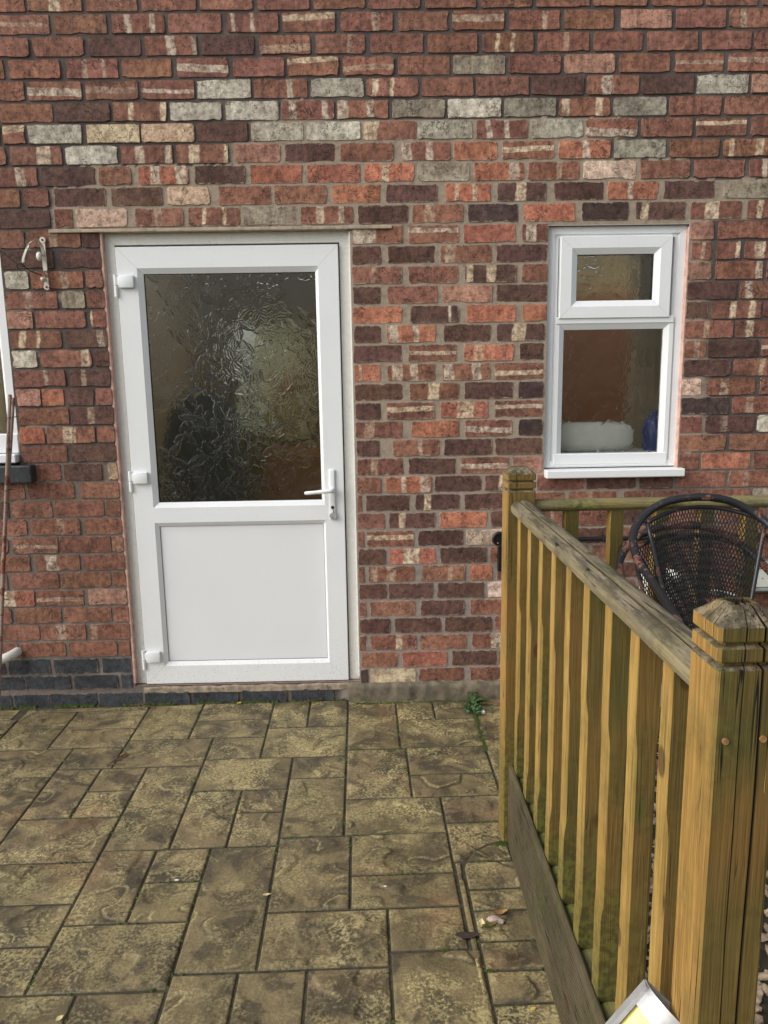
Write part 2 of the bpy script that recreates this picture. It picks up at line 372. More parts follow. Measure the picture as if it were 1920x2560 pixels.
def mat_brick():
    t = NT("brick"); p = t.pos()
    col = t.attr("bcol"); band = t.attr("band"); band_a = t.attr("band", 3)
    par = t.attr("bpar"); par_a = t.attr("bpar", 3); uv = t.attr("buv")
    sb = t.n("SeparateColor", 0, None, Color=band).node; sp = t.n("SeparateColor", 0, None, Color=par).node; su = t.n("SeparateColor", 0, None, Color=uv).node
    seed = t.math('MULTIPLY', sp.outputs[2], 37.0)
    off = t.n("CombineXYZ", 0, None, X=seed, Y=seed, Z=seed)
    pp = t.n("VectorMath", 0, {'operation': 'ADD'}, _0=p, _1=off)
    wob = t.math('MULTIPLY', t.math('SUBTRACT', t.noise(pp, 22.0, 3.0), 0.5), 0.16)
    u, v = su.outputs[0], su.outputs[1]
    tt = t.n("Mix", 0, {'data_type': 'FLOAT'}, _0=sp.outputs[0], _2=u, _3=v)
    oth = t.n("Mix", 0, {'data_type': 'FLOAT'}, _0=sp.outputs[0], _2=v, _3=u)
    lean = t.math('MULTIPLY', t.math('SUBTRACT', oth, 0.5), t.math('MULTIPLY', t.math('SUBTRACT', sp.outputs[2], 0.5), t.math('ADD', 0.07, t.math('MULTIPLY', sp.outputs[0], 0.22))))
    tt = t.math('ADD', t.math('ADD', tt, lean), t.math('MULTIPLY', wob, t.math('ADD', 0.55, t.math('MULTIPLY', sp.outputs[0], 0.7))))
    def bmask(c, w):
        d = t.math('SUBTRACT', t.math('ABSOLUTE', t.math('SUBTRACT', tt, c)), t.math('MULTIPLY', w, 0.5))
        e = t.step(d, 0.018, -0.018)
        return t.math('MULTIPLY', e, t.math('GREATER_THAN', w, 0.01))
    bm_ = t.math('MAXIMUM', bmask(sb.outputs[0], sb.outputs[1]), bmask(sb.outputs[2], band_a))
    bm_ = t.math('MULTIPLY', bm_, t.math('MULTIPLY', sp.outputs[1], t.step(t.noise(pp, 60.0, 4.0), 0.24, 0.42)))
    big = t.noise(pp, 9.0, 4.0, 0.6); mid = t.noise(pp, 45.0, 5.0, 0.65); fine = t.noise(pp, 260.0, 3.0, 0.6)
    c = t.mix(1.0, col, t.ramp(big, [(0.30, (0.66, 0.61, 0.60, 1)), (0.50, (1.0, 1.0, 1.0, 1)), (0.70, (1.30, 1.34, 1.34, 1))]), 'MULTIPLY')
    c = t.mix(bm_, c, t.mix(t.step(sp.outputs[2], 0.25, 0.75), t.mix(t.step(mid, 0.35, 0.65), S(214, 196, 166), S(190, 162, 134)), t.mix(t.step(mid, 0.35, 0.65), S(200, 188, 170), S(176, 150, 130))))
    # sooty weathering, drawn down in streaks
    streak = t.noise(t.scale(pp, (55.0, 1.0, 6.0)), 1.0, 4.0, 0.6)
    c = t.mix(t.math('MULTIPLY', t.step(streak, 0.50, 0.72), par_a), c, S(62, 50, 48))
    c = t.mix(1.0, c, t.ramp(mid, [(0.30, (1.38, 1.34, 1.30, 1)), (0.48, (1.0, 1.0, 1.0, 1)), (0.66, (0.52, 0.50, 0.49, 1))]), 'MULTIPLY')
    vs = t.noise(t.scale(pp, (70.0, 1.0, 9.0)), 1.0, 3.0, 0.6)
    c = t.mix(1.0, c, t.ramp(vs, [(0.32, (0.90, 0.90, 0.90, 1)), (0.66, (1.09, 1.09, 1.09, 1))]), 'MULTIPLY')
    # lime / mortar smears on the arrises
    ed = t.math('MULTIPLY', t.math('MINIMUM', u, t.math('SUBTRACT', 1.0, u)), 3.0)
    ev = t.math('MINIMUM', v, t.math('SUBTRACT', 1.0, v))
    e = t.math('ADD', t.math('MINIMUM', ed, ev), t.math('MULTIPLY', t.math('SUBTRACT', t.noise(pp, 38.0, 5.0, 0.7), 0.5), 0.5))
    c = t.mix(t.math('MULTIPLY', t.step(e, 0.06, -0.04), 0.75), c, t.mix(t.attr("blt", 2), S(92, 82, 79), S(176, 160, 142)))
    # pits
    pit = t.n("TexVoronoi", 0, None, Vector=pp, Scale=80.0)
    pm = t.math('MULTIPLY', t.step(pit, 0.24, 0.13), t.step(t.noise(pp, 26.0, 3.0), 0.46, 0.58))
    c = t.mix(t.math('MULTIPLY', pm, 0.6), c, S(52, 40, 37))
    c = t.mix(1.0, c, t.ramp(fine, [(0.25, (0.72, 0.72, 0.72, 1)), (0.75, (1.25, 1.25, 1.25, 1))]), 'MULTIPLY')
    fis = t.step(t.math('ABSOLUTE', t.math('SUBTRACT', t.noise(pp, 14.0, 5.0, 0.6, 0.6), 0.5)), 0.012, 0.002)
    fis = t.math('MULTIPLY', fis, t.step(t.noise(pp, 8.0, 2.0), 0.52, 0.60))
    c = t.mix(t.math('MULTIPLY', fis, 0.7), c, S(46, 36, 33))
    h = t.math('ADD', t.math('MULTIPLY', mid, 1.0), t.math('MULTIPLY', fine, 0.35))
    h = t.math('SUBTRACT', h, fis)
    h = t.math('SUBTRACT', h, t.math('MULTIPLY', pm, 1.2))
    drag = t.noise(t.scale(pp, (14.0, 1.0, 120.0)), 1.0, 3.0)
    t.bump(t.math('ADD', h, t.math('MULTIPLY', drag, 0.35)), 0.8, 0.004)
    return t.set(Base_Color=c, Roughness=0.88)

def mat_mortar():
    t = NT("mortar"); p = t.pos()
    c = t.attr("mcol"); a = t.noise(p, 30.0, 5.0, 0.65); f = t.noise(p, 320.0, 3.0, 0.6); b = t.noise(p, 6.0, 3.0)
    c = t.mix(t.math('MULTIPLY', t.step(a, 0.45, 0.7), 0.4), c, S(78, 70, 66))
    c = t.mix(t.math('MULTIPLY', t.step(b, 0.5, 0.7), 0.25), c, S(150, 138, 120))
    c = t.mix(1.0, c, t.ramp(f, [(0.25, (0.62, 0.62, 0.62, 1)), (0.75, (1.3, 1.3, 1.3, 1))]), 'MULTIPLY')
    t.bump(t.math('ADD', a, t.math('MULTIPLY', f, 0.4)), 0.9, 0.004)
    return t.set(Base_Color=c, Roughness=0.95)

def mat_plain(name, c, rough=0.6, metal=0.0, var=0.12, sc=25.0, bump=0.0, spec=0.5, dirt=None, dirt_amt=0.0, dirt_sc=18.0, splash=0.0):
    t = NT(name); p = t.pos()
    n = t.noise(p, sc, 4.0)
    lo = tuple(x * (1 - var) for x in c[:3]) + (1,); hi = tuple(min(1, x * (1 + var)) for x in c[:3]) + (1,)
    cc = t.mix(t.step(n, 0.3, 0.7), lo, hi)
    if dirt is not None:
        d = t.noise(p, dirt_sc, 6.0, 0.7)
        cc = t.mix(t.math('MULTIPLY', t.step(d, 0.56, 0.72), dirt_amt), cc, dirt)
    if splash:                                                  # mud specks thrown up from the ground
        z = t.n("SeparateXYZ", 2, None, Vector=p)
        sp = t.math('MULTIPLY', t.step(t.noise(p, 150.0, 3.0, 0.7), 0.60, 0.66), t.step(t.math('ADD', z, t.math('MULTIPLY', t.noise(p, 6.0, 3.0), 0.5)), 0.75, 0.30))
        cc = t.mix(t.math('MULTIPLY', sp, splash), cc, S(120, 108, 90))
        cc = t.mix(t.math('MULTIPLY', t.step(t.noise(t.scale(p, (60.0, 1.0, 3.0)), 1.0, 4.0, 0.65), 0.58, 0.74), splash * 0.2), cc, S(168, 162, 148))
    if bump: t.bump(t.noise(p, sc * 6, 4.0), bump, 0.002)
    t.b.inputs["Specular IOR Level"].default_value = spec
    return t.set(Base_Color=cc, Roughness=rough, Metallic=metal)

def mat_wood(name, axis, tones, algae=0.3, algae_c=S(92, 98, 42), weather=0.0, rough=0.75, gloss=0.3, low=0.0, crack=0.35, front=0.0, top=0.0):
    """grain runs along axis (0,1,2)"""
    t = NT(name); p = t.pos()
    sc = [34.0, 34.0, 34.0]; sc[axis] = 1.6
    fs = [420.0, 420.0, 420.0]; fs[axis] = 9.0
    rnd = t.math('MULTIPLY', t.n("ObjectInfo", 5), 13.0)
    q = t.n("VectorMath", 0, {'operation': 'ADD'}, _0=p, _1=t.n("CombineXYZ", 0, None, X=rnd, Y=rnd, Z=rnd))
    ring = t.noise(t.scale(q, tuple(sc)), 1.0, 2.0, 0.4, 0.6)
    rings = t.math('SINE', t.math('MULTIPLY', ring, 60.0))
    rings = t.math('ADD', t.math('MULTIPLY', rings, 0.5), 0.5)
    fib = t.noise(t.scale(q, tuple(fs)), 1.0, 3.0, 0.6)
    big = t.noise(q, 3.2, 3.0)
    c = t.mix(t.step(big, 0.35, 0.65), tones[0], tones[1])
    c = t.mix(t.math('MULTIPLY', rings, 0.50), c, tones[2])
    c = t.mix(1.0, c, t.ramp(fib, [(0.28, (0.66, 0.64, 0.60, 1)), (0.72, (1.22, 1.22, 1.22, 1))]), 'MULTIPLY')
    # checks: thin dark splits along the grain
    cs = [60.0, 60.0, 60.0]; cs[axis] = 1.1
    ck = t.noise(t.scale(q, tuple(cs)), 1.0, 2.0, 0.5, 0.2)
    ckm = t.step(t.math('ABSOLUTE', t.math('SUBTRACT', ck, 0.5)), 0.010, 0.0)
    ckm = t.math('MULTIPLY', ckm, t.math('MULTIPLY', t.step(t.noise(q, 5.0, 2.0), 0.48, 0.58), crack * 2.0), clamp=True)
    if weather > 0:
        w = t.noise(q, 11.0, 5.0, 0.65)
        c = t.mix(t.math('MULTIPLY', t.step(w, 0.36, 0.62), weather), c, S(112, 104, 90))
        c = t.mix(t.math('MULTIPLY', t.step(t.noise(q, 7.0, 4.0, 0.6), 0.52, 0.68), weather), c, S(58, 52, 46))
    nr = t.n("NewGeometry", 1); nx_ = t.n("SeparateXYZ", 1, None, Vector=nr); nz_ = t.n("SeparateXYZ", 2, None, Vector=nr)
    if front > 0:                                              # the front side is stained and green with algae
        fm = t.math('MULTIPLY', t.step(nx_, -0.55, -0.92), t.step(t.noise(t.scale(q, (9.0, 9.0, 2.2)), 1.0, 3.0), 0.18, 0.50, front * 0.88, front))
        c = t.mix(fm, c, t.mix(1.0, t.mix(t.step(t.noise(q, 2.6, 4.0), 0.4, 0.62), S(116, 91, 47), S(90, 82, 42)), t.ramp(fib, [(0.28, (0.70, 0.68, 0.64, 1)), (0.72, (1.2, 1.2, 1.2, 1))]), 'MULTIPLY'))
    if top > 0:
        ts = [26.0, 26.0, 26.0]; ts[axis] = 26.0 if axis == 2 else 3.5
        tm = t.math('MULTIPLY', t.step(nz_, 0.30, 0.62), t.step(t.noise(t.scale(q, tuple(ts)), 1.0, 4.0), 0.2, 0.5, top * 0.7, top))
        tc = t.mix(t.step(t.noise(t.scale(q, tuple(v * 1.7 for v in ts)), 1.0, 5.0, 0.65), 0.40, 0.60), S(132, 122, 102), S(74, 67, 57))
        c = t.mix(tm, c, t.mix(1.0, tc, t.ramp(fib, [(0.28, (0.66, 0.66, 0.64, 1)), (0.72, (1.2, 1.2, 1.2, 1))]), 'MULTIPLY'))
    al = t.noise(p, 7.0, 5.0, 0.62)
    am = t.math('MULTIPLY', t.step(al, 0.42, 0.66), algae)
    if low > 0:
        z = t.n("SeparateXYZ", 2, None, Vector=p)
        zz = t.math('ADD', z, t.math('MULTIPLY', t.math('SUBTRACT', t.noise(q, 5.0, 4.0), 0.5), 0.55))
        am = t.math('MAXIMUM', am, t.math('MULTIPLY', t.step(zz, 0.62, 0.22), low))
    c = t.mix(am, c, t.mix(t.step(t.noise(p, 60.0, 3.0), 0.4, 0.6), algae_c, S(58, 60, 30)))
    # knots
    kv = [5.0, 5.0, 5.0]; kv[axis] = 3.2
    kn = t.n("TexVoronoi", 0, None, Vector=t.scale(q, tuple(kv)), Scale=1.3)
    km = t.step(kn, 0.125, 0.085)
    c = t.mix(t.math('MULTIPLY', km, 0.75), c, S(70, 48, 26))
    c = t.mix(t.math('MAXIMUM', ckm, t.attr('crack_and_shade', 2)), c, S(26, 21, 15))
    h = t.math('ADD', t.math('MULTIPLY', fib, 0.7), t.math('MULTIPLY', rings, 0.25))
    h = t.math('SUBTRACT', h, t.math('MULTIPLY', ckm, 1.5))
    t.bump(h, 0.55, 0.0022)
    t.b.inputs["Specular IOR Level"].default_value = gloss
    return t.set(Base_Color=c, Roughness=rough)

def mat_slab():
    t = NT("imprinted_concrete"); p0 = t.pos()
    tone = t.n("SeparateColor", 0, None, Color=t.attr("tone")).node
    tn, rel, edge = tone.outputs[0], tone.outputs[1], tone.outputs[2]
    p = t.n("VectorMath", 0, {'operation': 'ADD'}, _0=p0, _1=t.n("CombineXYZ", 0, None, X=t.math('MULTIPLY', tn, 31.0), Y=t.math('MULTIPLY', tn, 17.0), Z=0.0))
    a = t.noise(p, 5.5, 6.0, 0.60, 0.4); b = t.noise(p, 15.0, 6.0, 0.66, 0.6); f = t.noise(p, 110.0, 4.0, 0.68); g = t.noise(p, 380.0, 2.0)
    w = t.noise(p0, 1.6, 4.0, 0.6)                              # damp, reaching over several slabs
    c = t.mix(t.step(a, 0.36, 0.64), S(97, 87, 60), S(138, 124, 87))
    c = t.mix(t.math('MULTIPLY', t.step(tn, 0.0, 1.0), 0.55), c, t.mix(t.step(b, 0.35, 0.65), S(100, 87, 65), S(128, 109, 82)))
    c = t.mix(t.math('MULTIPLY', t.step(w, 0.46, 0.62), 0.40), c, S(88, 78, 52))
    gr = t.step(t.noise(p, 6.0, 6.0, 0.66, 0.7), 0.485, 0.58)
    c = t.mix(t.math('MULTIPLY', gr, t.math('ADD', t.math('MULTIPLY', tn, 0.35), 0.58)), c, t.mix(t.step(b, 0.4, 0.6), S(72, 64, 48), S(56, 51, 40)))
    dp = t.math('MULTIPLY', t.step(t.noise(p, 3.4, 5.0, 0.55, 0.8), 0.56, 0.66), t.step(b, 0.30, 0.60, 0.55, 0.95))
    c = t.mix(t.math('MULTIPLY', dp, 0.75), c, S(58, 52, 42))
    c = t.mix(t.math('MULTIPLY', t.attr('tone', 3), t.step(b, 0.30, 0.55, 0.35, 0.90)), c, S(46, 42, 32))
    # yellow-green lichen bloom: soft areas broken into specks, brighter along the cleft edges
    reg = t.math('MULTIPLY', t.step(t.noise(p, 4.6, 6.0, 0.66, 0.5), 0.43, 0.58), t.step(t.noise(p0, 1.1, 2.0), 0.35, 0.60, 0.45, 1.0))
    spk = t.step(t.math('ADD', t.math('MULTIPLY', f, 0.65), t.math('MULTIPLY', b, 0.45)), 0.50, 0.62)
    li = t.math('MAXIMUM', t.math('MULTIPLY', spk, reg), t.math('MULTIPLY', t.math('MULTIPLY', rel, t.step(f, 0.34, 0.56)), 0.9))
    c = t.mix(t.math('MULTIPLY', li, 0.74), c, t.mix(t.step(b, 0.4, 0.6), S(196, 184, 128), S(176, 163, 114)))
    c = t.mix(t.math('MULTIPLY', t.step(t.noise(p, 30.0, 4.0, 0.7), 0.61, 0.70), 0.35), c, S(172, 160, 138))
    c = t.mix(t.math('MULTIPLY', t.step(t.noise(p0, 2.6, 3.0), 0.56, 0.7), 0.25), c, S(152, 112, 76))
    c = t.mix(t.math('MULTIPLY', edge, 0.66), c, S(52, 49, 34))
    c = t.mix(1.0, c, t.ramp(g, [(0.3, (0.70, 0.70, 0.70, 1)), (0.7, (1.24, 1.24, 1.24, 1))]), 'MULTIPLY')
    c = t.mix(1.0, c, t.ramp(f, [(0.3, (0.76, 0.76, 0.76, 1)), (0.7, (1.18, 1.18, 1.18, 1))]), 'MULTIPLY')
    t.bump(t.math('ADD', t.math('MULTIPLY', b, 1.0), t.math('MULTIPLY', f, 0.5)), 0.7, 0.005)
    rg = t.step(a, 0.3, 0.7, 0.60, 0.85)
    return t.set(Base_Color=c, Roughness=rg)

def mat_blind():
    t = NT("net_blind")
    tr = t.t.nodes.new("ShaderNodeBsdfTranslucent"); tr.inputs[0].default_value = S(236, 226, 180)
    mx = t.t.nodes.new("ShaderNodeMixShader"); mx.inputs[0].default_value = 0.85
    t.t.links.new(t.b.outputs[0], mx.inputs[1]); t.t.links.new(tr.outputs[0], mx.inputs[2]); t.t.links.new(mx.outputs[0], t.out.inputs[0])
    return t.set(Base_Color=S(226, 216, 176), Roughness=0.9)

def mat_glass(name, tint=(0.84, 0.86, 0.78, 1), rough=0.09):
    t = NT(name)
    t.b.inputs["Transmission Weight"].default_value = 1.0
    t.b.inputs["IOR"].default_value = 1.5
    return t.set(Base_Color=tint, Roughness=rough)

def mat_painted_rust(name, paint, amount=0.5, chip=0.3, rough=0.38):
    t = NT(name); p = t.pos()
    n = t.noise(p, 16.0, 5.0, 0.62); f = t.noise(p, 130.0, 4.0, 0.65)
    k = t.math('ADD', n, t.math('MULTIPLY', t.math('SUBTRACT', f, 0.5), 0.22))
    rust = t.mix(t.step(f, 0.35, 0.65), S(84, 54, 44), S(130, 88, 72))
    m = t.step(k, 0.70 - 0.24 * amount, 0.75 - 0.24 * amount)
    c = t.mix(m, paint, rust)
    ch = t.math('MULTIPLY', t.step(t.noise(p, 42.0, 4.0, 0.7), 0.66, 0.69), chip)
    c = t.mix(ch, c, S(150, 150, 152))
    t.bump(t.math('ADD', t.math('MULTIPLY', m, 0.6), t.math('MULTIPLY', f, 0.4)), 0.5, 0.001)
    return t.set(Base_Color=c, Roughness=t.math('ADD', t.math('MULTIPLY', m, 0.45), rough))

M = dict(
    brick=mat_brick(), blind=mat_blind(), mortar=mat_mortar(), slab=mat_slab(),
    upvc=mat_plain("white_upvc", S(232, 235, 236), 0.34, var=0.015, sc=4.0, dirt=S(190, 188, 180), dirt_amt=0.18, dirt_sc=60.0, splash=0.5),
    upvc_panel=mat_plain("white_panel", S(230, 232, 234), 0.42, var=0.012, sc=3.0, dirt=S(200, 198, 190), dirt_amt=0.12, dirt_sc=80.0),
    upvc_old=mat_plain("grubby_white_upvc", S(214, 213, 207), 0.45, var=0.04, sc=40.0, dirt=S(150, 142, 128), dirt_amt=0.40, dirt_sc=45.0, splash=0.7),
    gasket=mat_plain("black_rubber", S(30, 30, 32), 0.6),
    steel=mat_plain("brushed_steel", S(190, 190, 190), 0.42, metal=0.45, var=0.1, sc=60.0, dirt=S(90, 80, 70), dirt_amt=0.5),
    keyhole=mat_plain("keyhole_metal", S(70, 66, 60), 0.4, metal=0.8),
    glass=mat_glass("leaf_patterned_glass"), glass2=mat_glass("patterned_window_glass", (0.86, 0.87, 0.84, 1), 0.15),
    concrete=mat_plain("rough_concrete", S(108, 100, 84), 0.95, var=0.35, sc=22.0, bump=0.8, dirt=S(66, 62, 48), dirt_amt=0.8, dirt_sc=9.0),
    render=mat_plain("pale_render", S(172, 158, 138), 0.9, var=0.2, sc=40.0, bump=0.8, dirt=S(98, 88, 76), dirt_amt=0.85, dirt_sc=24.0),
    thresh=mat_plain('dirty_mortar_threshold', S(150, 136, 118), 0.95, var=0.3, sc=30.0, bump=0.9, dirt=S(72, 64, 54), dirt_amt=0.9, dirt_sc=12.0),
    sealant=mat_plain("pink_sealant", S(196, 160, 146), 0.8, var=0.2, sc=30.0, bump=0.5, dirt=S(130, 96, 84), dirt_amt=0.7),
    blackbrick=mat_plain("black_glazed_sill", S(50, 53, 58), 0.42, var=0.25, sc=30.0, bump=0.3, dirt=S(120, 112, 104), dirt_amt=0.6, dirt_sc=40.0),
    joint=mat_plain("joint_dirt", S(62, 58, 42), 0.95, var=0.4, sc=60.0, bump=0.7, dirt=S(58, 72, 34), dirt_amt=0.7, dirt_sc=6.0),
    soil=mat_plain("soil_and_grass", S(70, 74, 44), 0.95, var=0.4, sc=4.0, bump=0.5),
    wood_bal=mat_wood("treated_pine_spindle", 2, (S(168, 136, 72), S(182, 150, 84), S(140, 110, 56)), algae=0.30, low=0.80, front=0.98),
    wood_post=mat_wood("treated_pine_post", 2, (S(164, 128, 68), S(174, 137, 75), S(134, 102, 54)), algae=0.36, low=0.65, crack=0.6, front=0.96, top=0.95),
    wood_rail=mat_wood("weathered_handrail", 1, (S(138, 126, 96), S(152, 140, 108), S(104, 94, 72)), algae=0.22, algae_c=S(132, 132, 78), weather=0.5, rough=0.85, crack=1.0, top=0.95),
    wood_railx=mat_wood("weathered_back_rail", 0, (S(128, 116, 72), S(142, 130, 86), S(100, 92, 58)), algae=0.6, algae_c=S(116, 122, 60), weather=0.5, rough=0.85),
    wood_fascia=mat_wood("silvered_deck_board", 1, (S(76, 68, 47), S(96, 86, 63), S(56, 49, 35)), algae=0.60, algae_c=S(80, 82, 42), weather=0.14, rough=0.85, crack=0.9),
    wood_low=mat_wood("mossy_bottom_rail", 1, (S(122, 118, 66), S(132, 126, 72), S(96, 96, 50)), algae=0.8, algae_c=S(112, 124, 50), weather=0.3, rough=0.9),
    black_metal=mat_painted_rust("black_painted_tube", S(36, 37, 40), 0.62, 0.4),
    mesh_metal=mat_painted_rust("black_expanded_metal", S(32, 31, 31), 0.25, 0.1),
    rusty=mat_painted_rust("rusty_steel_rod", S(134, 114, 102), 0.75, 0.75, 0.6),
    white_rust=mat_painted_rust("white_paint_over_rust", S(208, 204, 190), 0.62, 0.0, 0.45),
    black_plastic=mat_plain("black_plastic", S(26, 26, 28), 0.38, var=0.2),
    grey_plastic=mat_plain("grey_plastic", S(150, 158, 156), 0.5, var=0.08, dirt=S(80, 78, 70), dirt_amt=0.6),
    white_plastic=mat_plain("white_plastic", S(218, 218, 210), 0.4, var=0.04, dirt=S(120, 116, 104), dirt_amt=0.4),
    cable=mat_plain("cable_black", S(36, 32, 32), 0.5),
    diffuser=mat_plain("yellowed_diffuser", S(240, 228, 150), 0.35, var=0.05, sc=15.0),
    leaf=mat_plain("weed_leaf", S(56, 82, 38), 0.5, var=0.35, sc=70.0), clover=mat_plain("clover_leaf", S(72, 104, 68), 0.5, var=0.3, sc=90.0),
    moss=mat_plain("moss", S(76, 92, 44), 0.95, var=0.4, sc=200.0, bump=0.6),
    leaf_yellow=mat_plain("yellow_leaf", S(206, 182, 78), 0.6, var=0.2, sc=60.0), leaf_pale=mat_plain("pale_dead_leaf", S(202, 186, 138), 0.65, var=0.2, sc=80.0, bump=0.3),
    leaf_brown=mat_plain("brown_dead_leaf", S(150, 112, 70), 0.7, var=0.3, sc=80.0, bump=0.3), leaf_dark=mat_plain("dark_rotten_leaf", S(62, 50, 44), 0.7, var=0.35, sc=90.0, bump=0.6),
    leaf_olive=mat_plain("olive_leaf", S(92, 92, 44), 0.5, var=0.3, sc=90.0), frass=mat_plain("pinkish_fungus", S(178, 156, 148), 0.95, var=0.35, sc=180.0, bump=0.8),
    twig=mat_plain("twig_bark", S(96, 78, 62), 0.9, var=0.3, sc=80.0, bump=0.5),
    pebble=mat_plain("pale_pebble", S(172, 152, 126), 0.85, var=0.45, sc=28.0, bump=0.4), chip=mat_plain("bird_lime", S(228, 226, 216), 0.8),
    wall_in=mat_plain("beige_inner_wall", S(206, 190, 156), 0.85, var=0.06), floor_in=mat_plain("brown_inner_floor", S(120, 78, 46), 0.55, var=0.2),
    ceil_in=mat_plain("inner_ceiling", S(176, 166, 124), 0.9, var=0.06), back_in=mat_plain("olive_back_wall", S(150, 134, 86), 0.9, var=0.15, sc=2.0), coat=mat_plain("dark_blue_coat", S(104, 108, 126), 0.9, var=0.2),
    door_in=mat_plain("orange_pine_door", S(196, 128, 66), 0.5, var=0.2), towel=mat_plain("white_towel", S(226, 228, 220), 0.9, var=0.05, bump=0.3),
    blue=mat_plain("blue_plastic", S(36, 62, 130), 0.35, var=0.1), pink=mat_plain("pink_cloth", S(206, 140, 118), 0.9), yellow=mat_plain("yellow_cloth", S(196, 172, 84), 0.9),
    curtain=mat_plain("cream_curtain", S(200, 180, 140), 0.9, var=0.08),
)

# ------------------------------------------------------------------ the house wall
COURSE = 0.083
def zc(k): return 3.0168 - COURSE * k
DOOR = (-1.140, -0.080, 0.088, 2.128)       # opening x0 x1 z0 z1
WIN = (0.772, 1.378, 1.062, 2.132)
LWIN = (-2.56, -1.572, 1.146, 2.14)
OPEN = [DOOR, WIN, LWIN]
WX0, WX1, WZ1 = -3.05, 2.75, 3.62

house = empty("brick_house", (0, 0, 0))
tag(house, "old red brick house wall with white half-glazed door and small window", "house")

def light_at(x, z):
    """how pale the pointing is here (0 sooty old mortar, 1 pale repair)"""
    k = int(round((3.0168 - z) / COURSE))
    if k < 5: return 0.0
    a, b = LIGHT.get(min(k, 35), (9, 9))
    v = min(1.0, max(0.0, (x - a) / 0.03)) * min(1.0, max(0.0, (b - x) / 0.06))
    if k >= 23 and x < -1.0: v = max(v, 0.38)
    if k >= 23 and x > 1.2: v = max(v, 0.35)
    return v

def grid_lines(a, b, step, marks):
    s = sorted({round(a, 4), round(b, 4)} | {round(m, 4) for m in marks if a < m < b})
    out = []
    for i in range(len(s) - 1):
        n = max(1, int(round((s[i + 1] - s[i]) / step)))
        out += [s[i] + (s[i + 1] - s[i]) * j / n for j in range(n)]
    return np.array(out + [s[-1]])

def build_wall():
    xs = grid_lines(WX0, WX1, 0.0115, [v for o in OPEN for v in o[:2]])
    zs = grid_lines(-0.05, WZ1, 0.0115, [v for o in OPEN for v in o[2:]])
    nx, nz = len(xs), len(zs)
    X, Z = np.meshgrid(xs, zs)
    lm = np.vectorize(light_at)(X + 0.012 * fbm2(X * 30, Z * 30, 2), Z + 0.012 * fbm2(X * 25 + 9, Z * 25, 2))
    patch = np.clip((fbm2(X * 5 + 3, Z * 9, 4) - 0.30) * 6, 0, 1) * (X < -1.0) * (Z < 2.2)
    lm = np.maximum(lm, patch * 0.8)
    Y = 0.0018 - 0.0020 * lm + 0.0009 * fbm2(X * 22, Z * 22, 4)
    verts = np.stack([X.ravel(), Y.ravel(), Z.ravel()], 1)
    cx = (X[:-1, :-1] + X[1:, 1:]) / 2; cz = (Z[:-1, :-1] + Z[1:, 1:]) / 2
    keep = np.ones_like(cx, bool)
    for (a, b, c, d) in OPEN: keep &= ~((cx > a) & (cx < b) & (cz > c) & (cz < d))
    jj, ii = np.nonzero(keep)
    i0 = jj * nx + ii
    faces = np.stack([i0, i0 + 1, i0 + nx + 1, i0 + nx], 1).tolist()
    verts = verts.tolist(); base = len(verts)
    for (a, b, c, d) in OPEN:                                  # reveals
        q = [(a, c), (b, c), (b, d), (a, d)]
        for (x, z) in q: verts.append((x, 0.004, z))
        for (x, z) in q: verts.append((x, 0.13, z))
        for s in range(4):
            faces.append((base + s, base + (s + 1) % 4, base + 4 + (s + 1) % 4, base + 4 + s))
        base += 8
    o = obj("wall", (verts, [], faces), M['mortar'], house)
    n = nx * nz
    dark = np.array(S(88, 79, 75)); lite = np.array(S(164, 149, 131)); low = np.array(S(150, 140, 130))
    l = lm.ravel()[:, None]; zz = np.clip((1.2 - Z.ravel()) / 0.5, 0, 1)[:, None]
    col = dark * (1 - l) + (lite * (1 - zz) + low * zz) * l
    col = np.concatenate([col, np.tile(np.array(S(150, 128, 114)), (len(verts) - n, 1))])
    pattr(o.data, "mcol", col)
    return o

wall = build_wall()

BASE = dict(R=S(137, 94, 77), K=S(98, 70, 61), D=S(78, 60, 56), O=S(176, 114, 90), W=S(190, 182, 166), T=S(190, 162, 138), G=S(154, 142, 124), P=S(212, 184, 162), E=S(164, 122, 104), B=S(58, 62, 66))

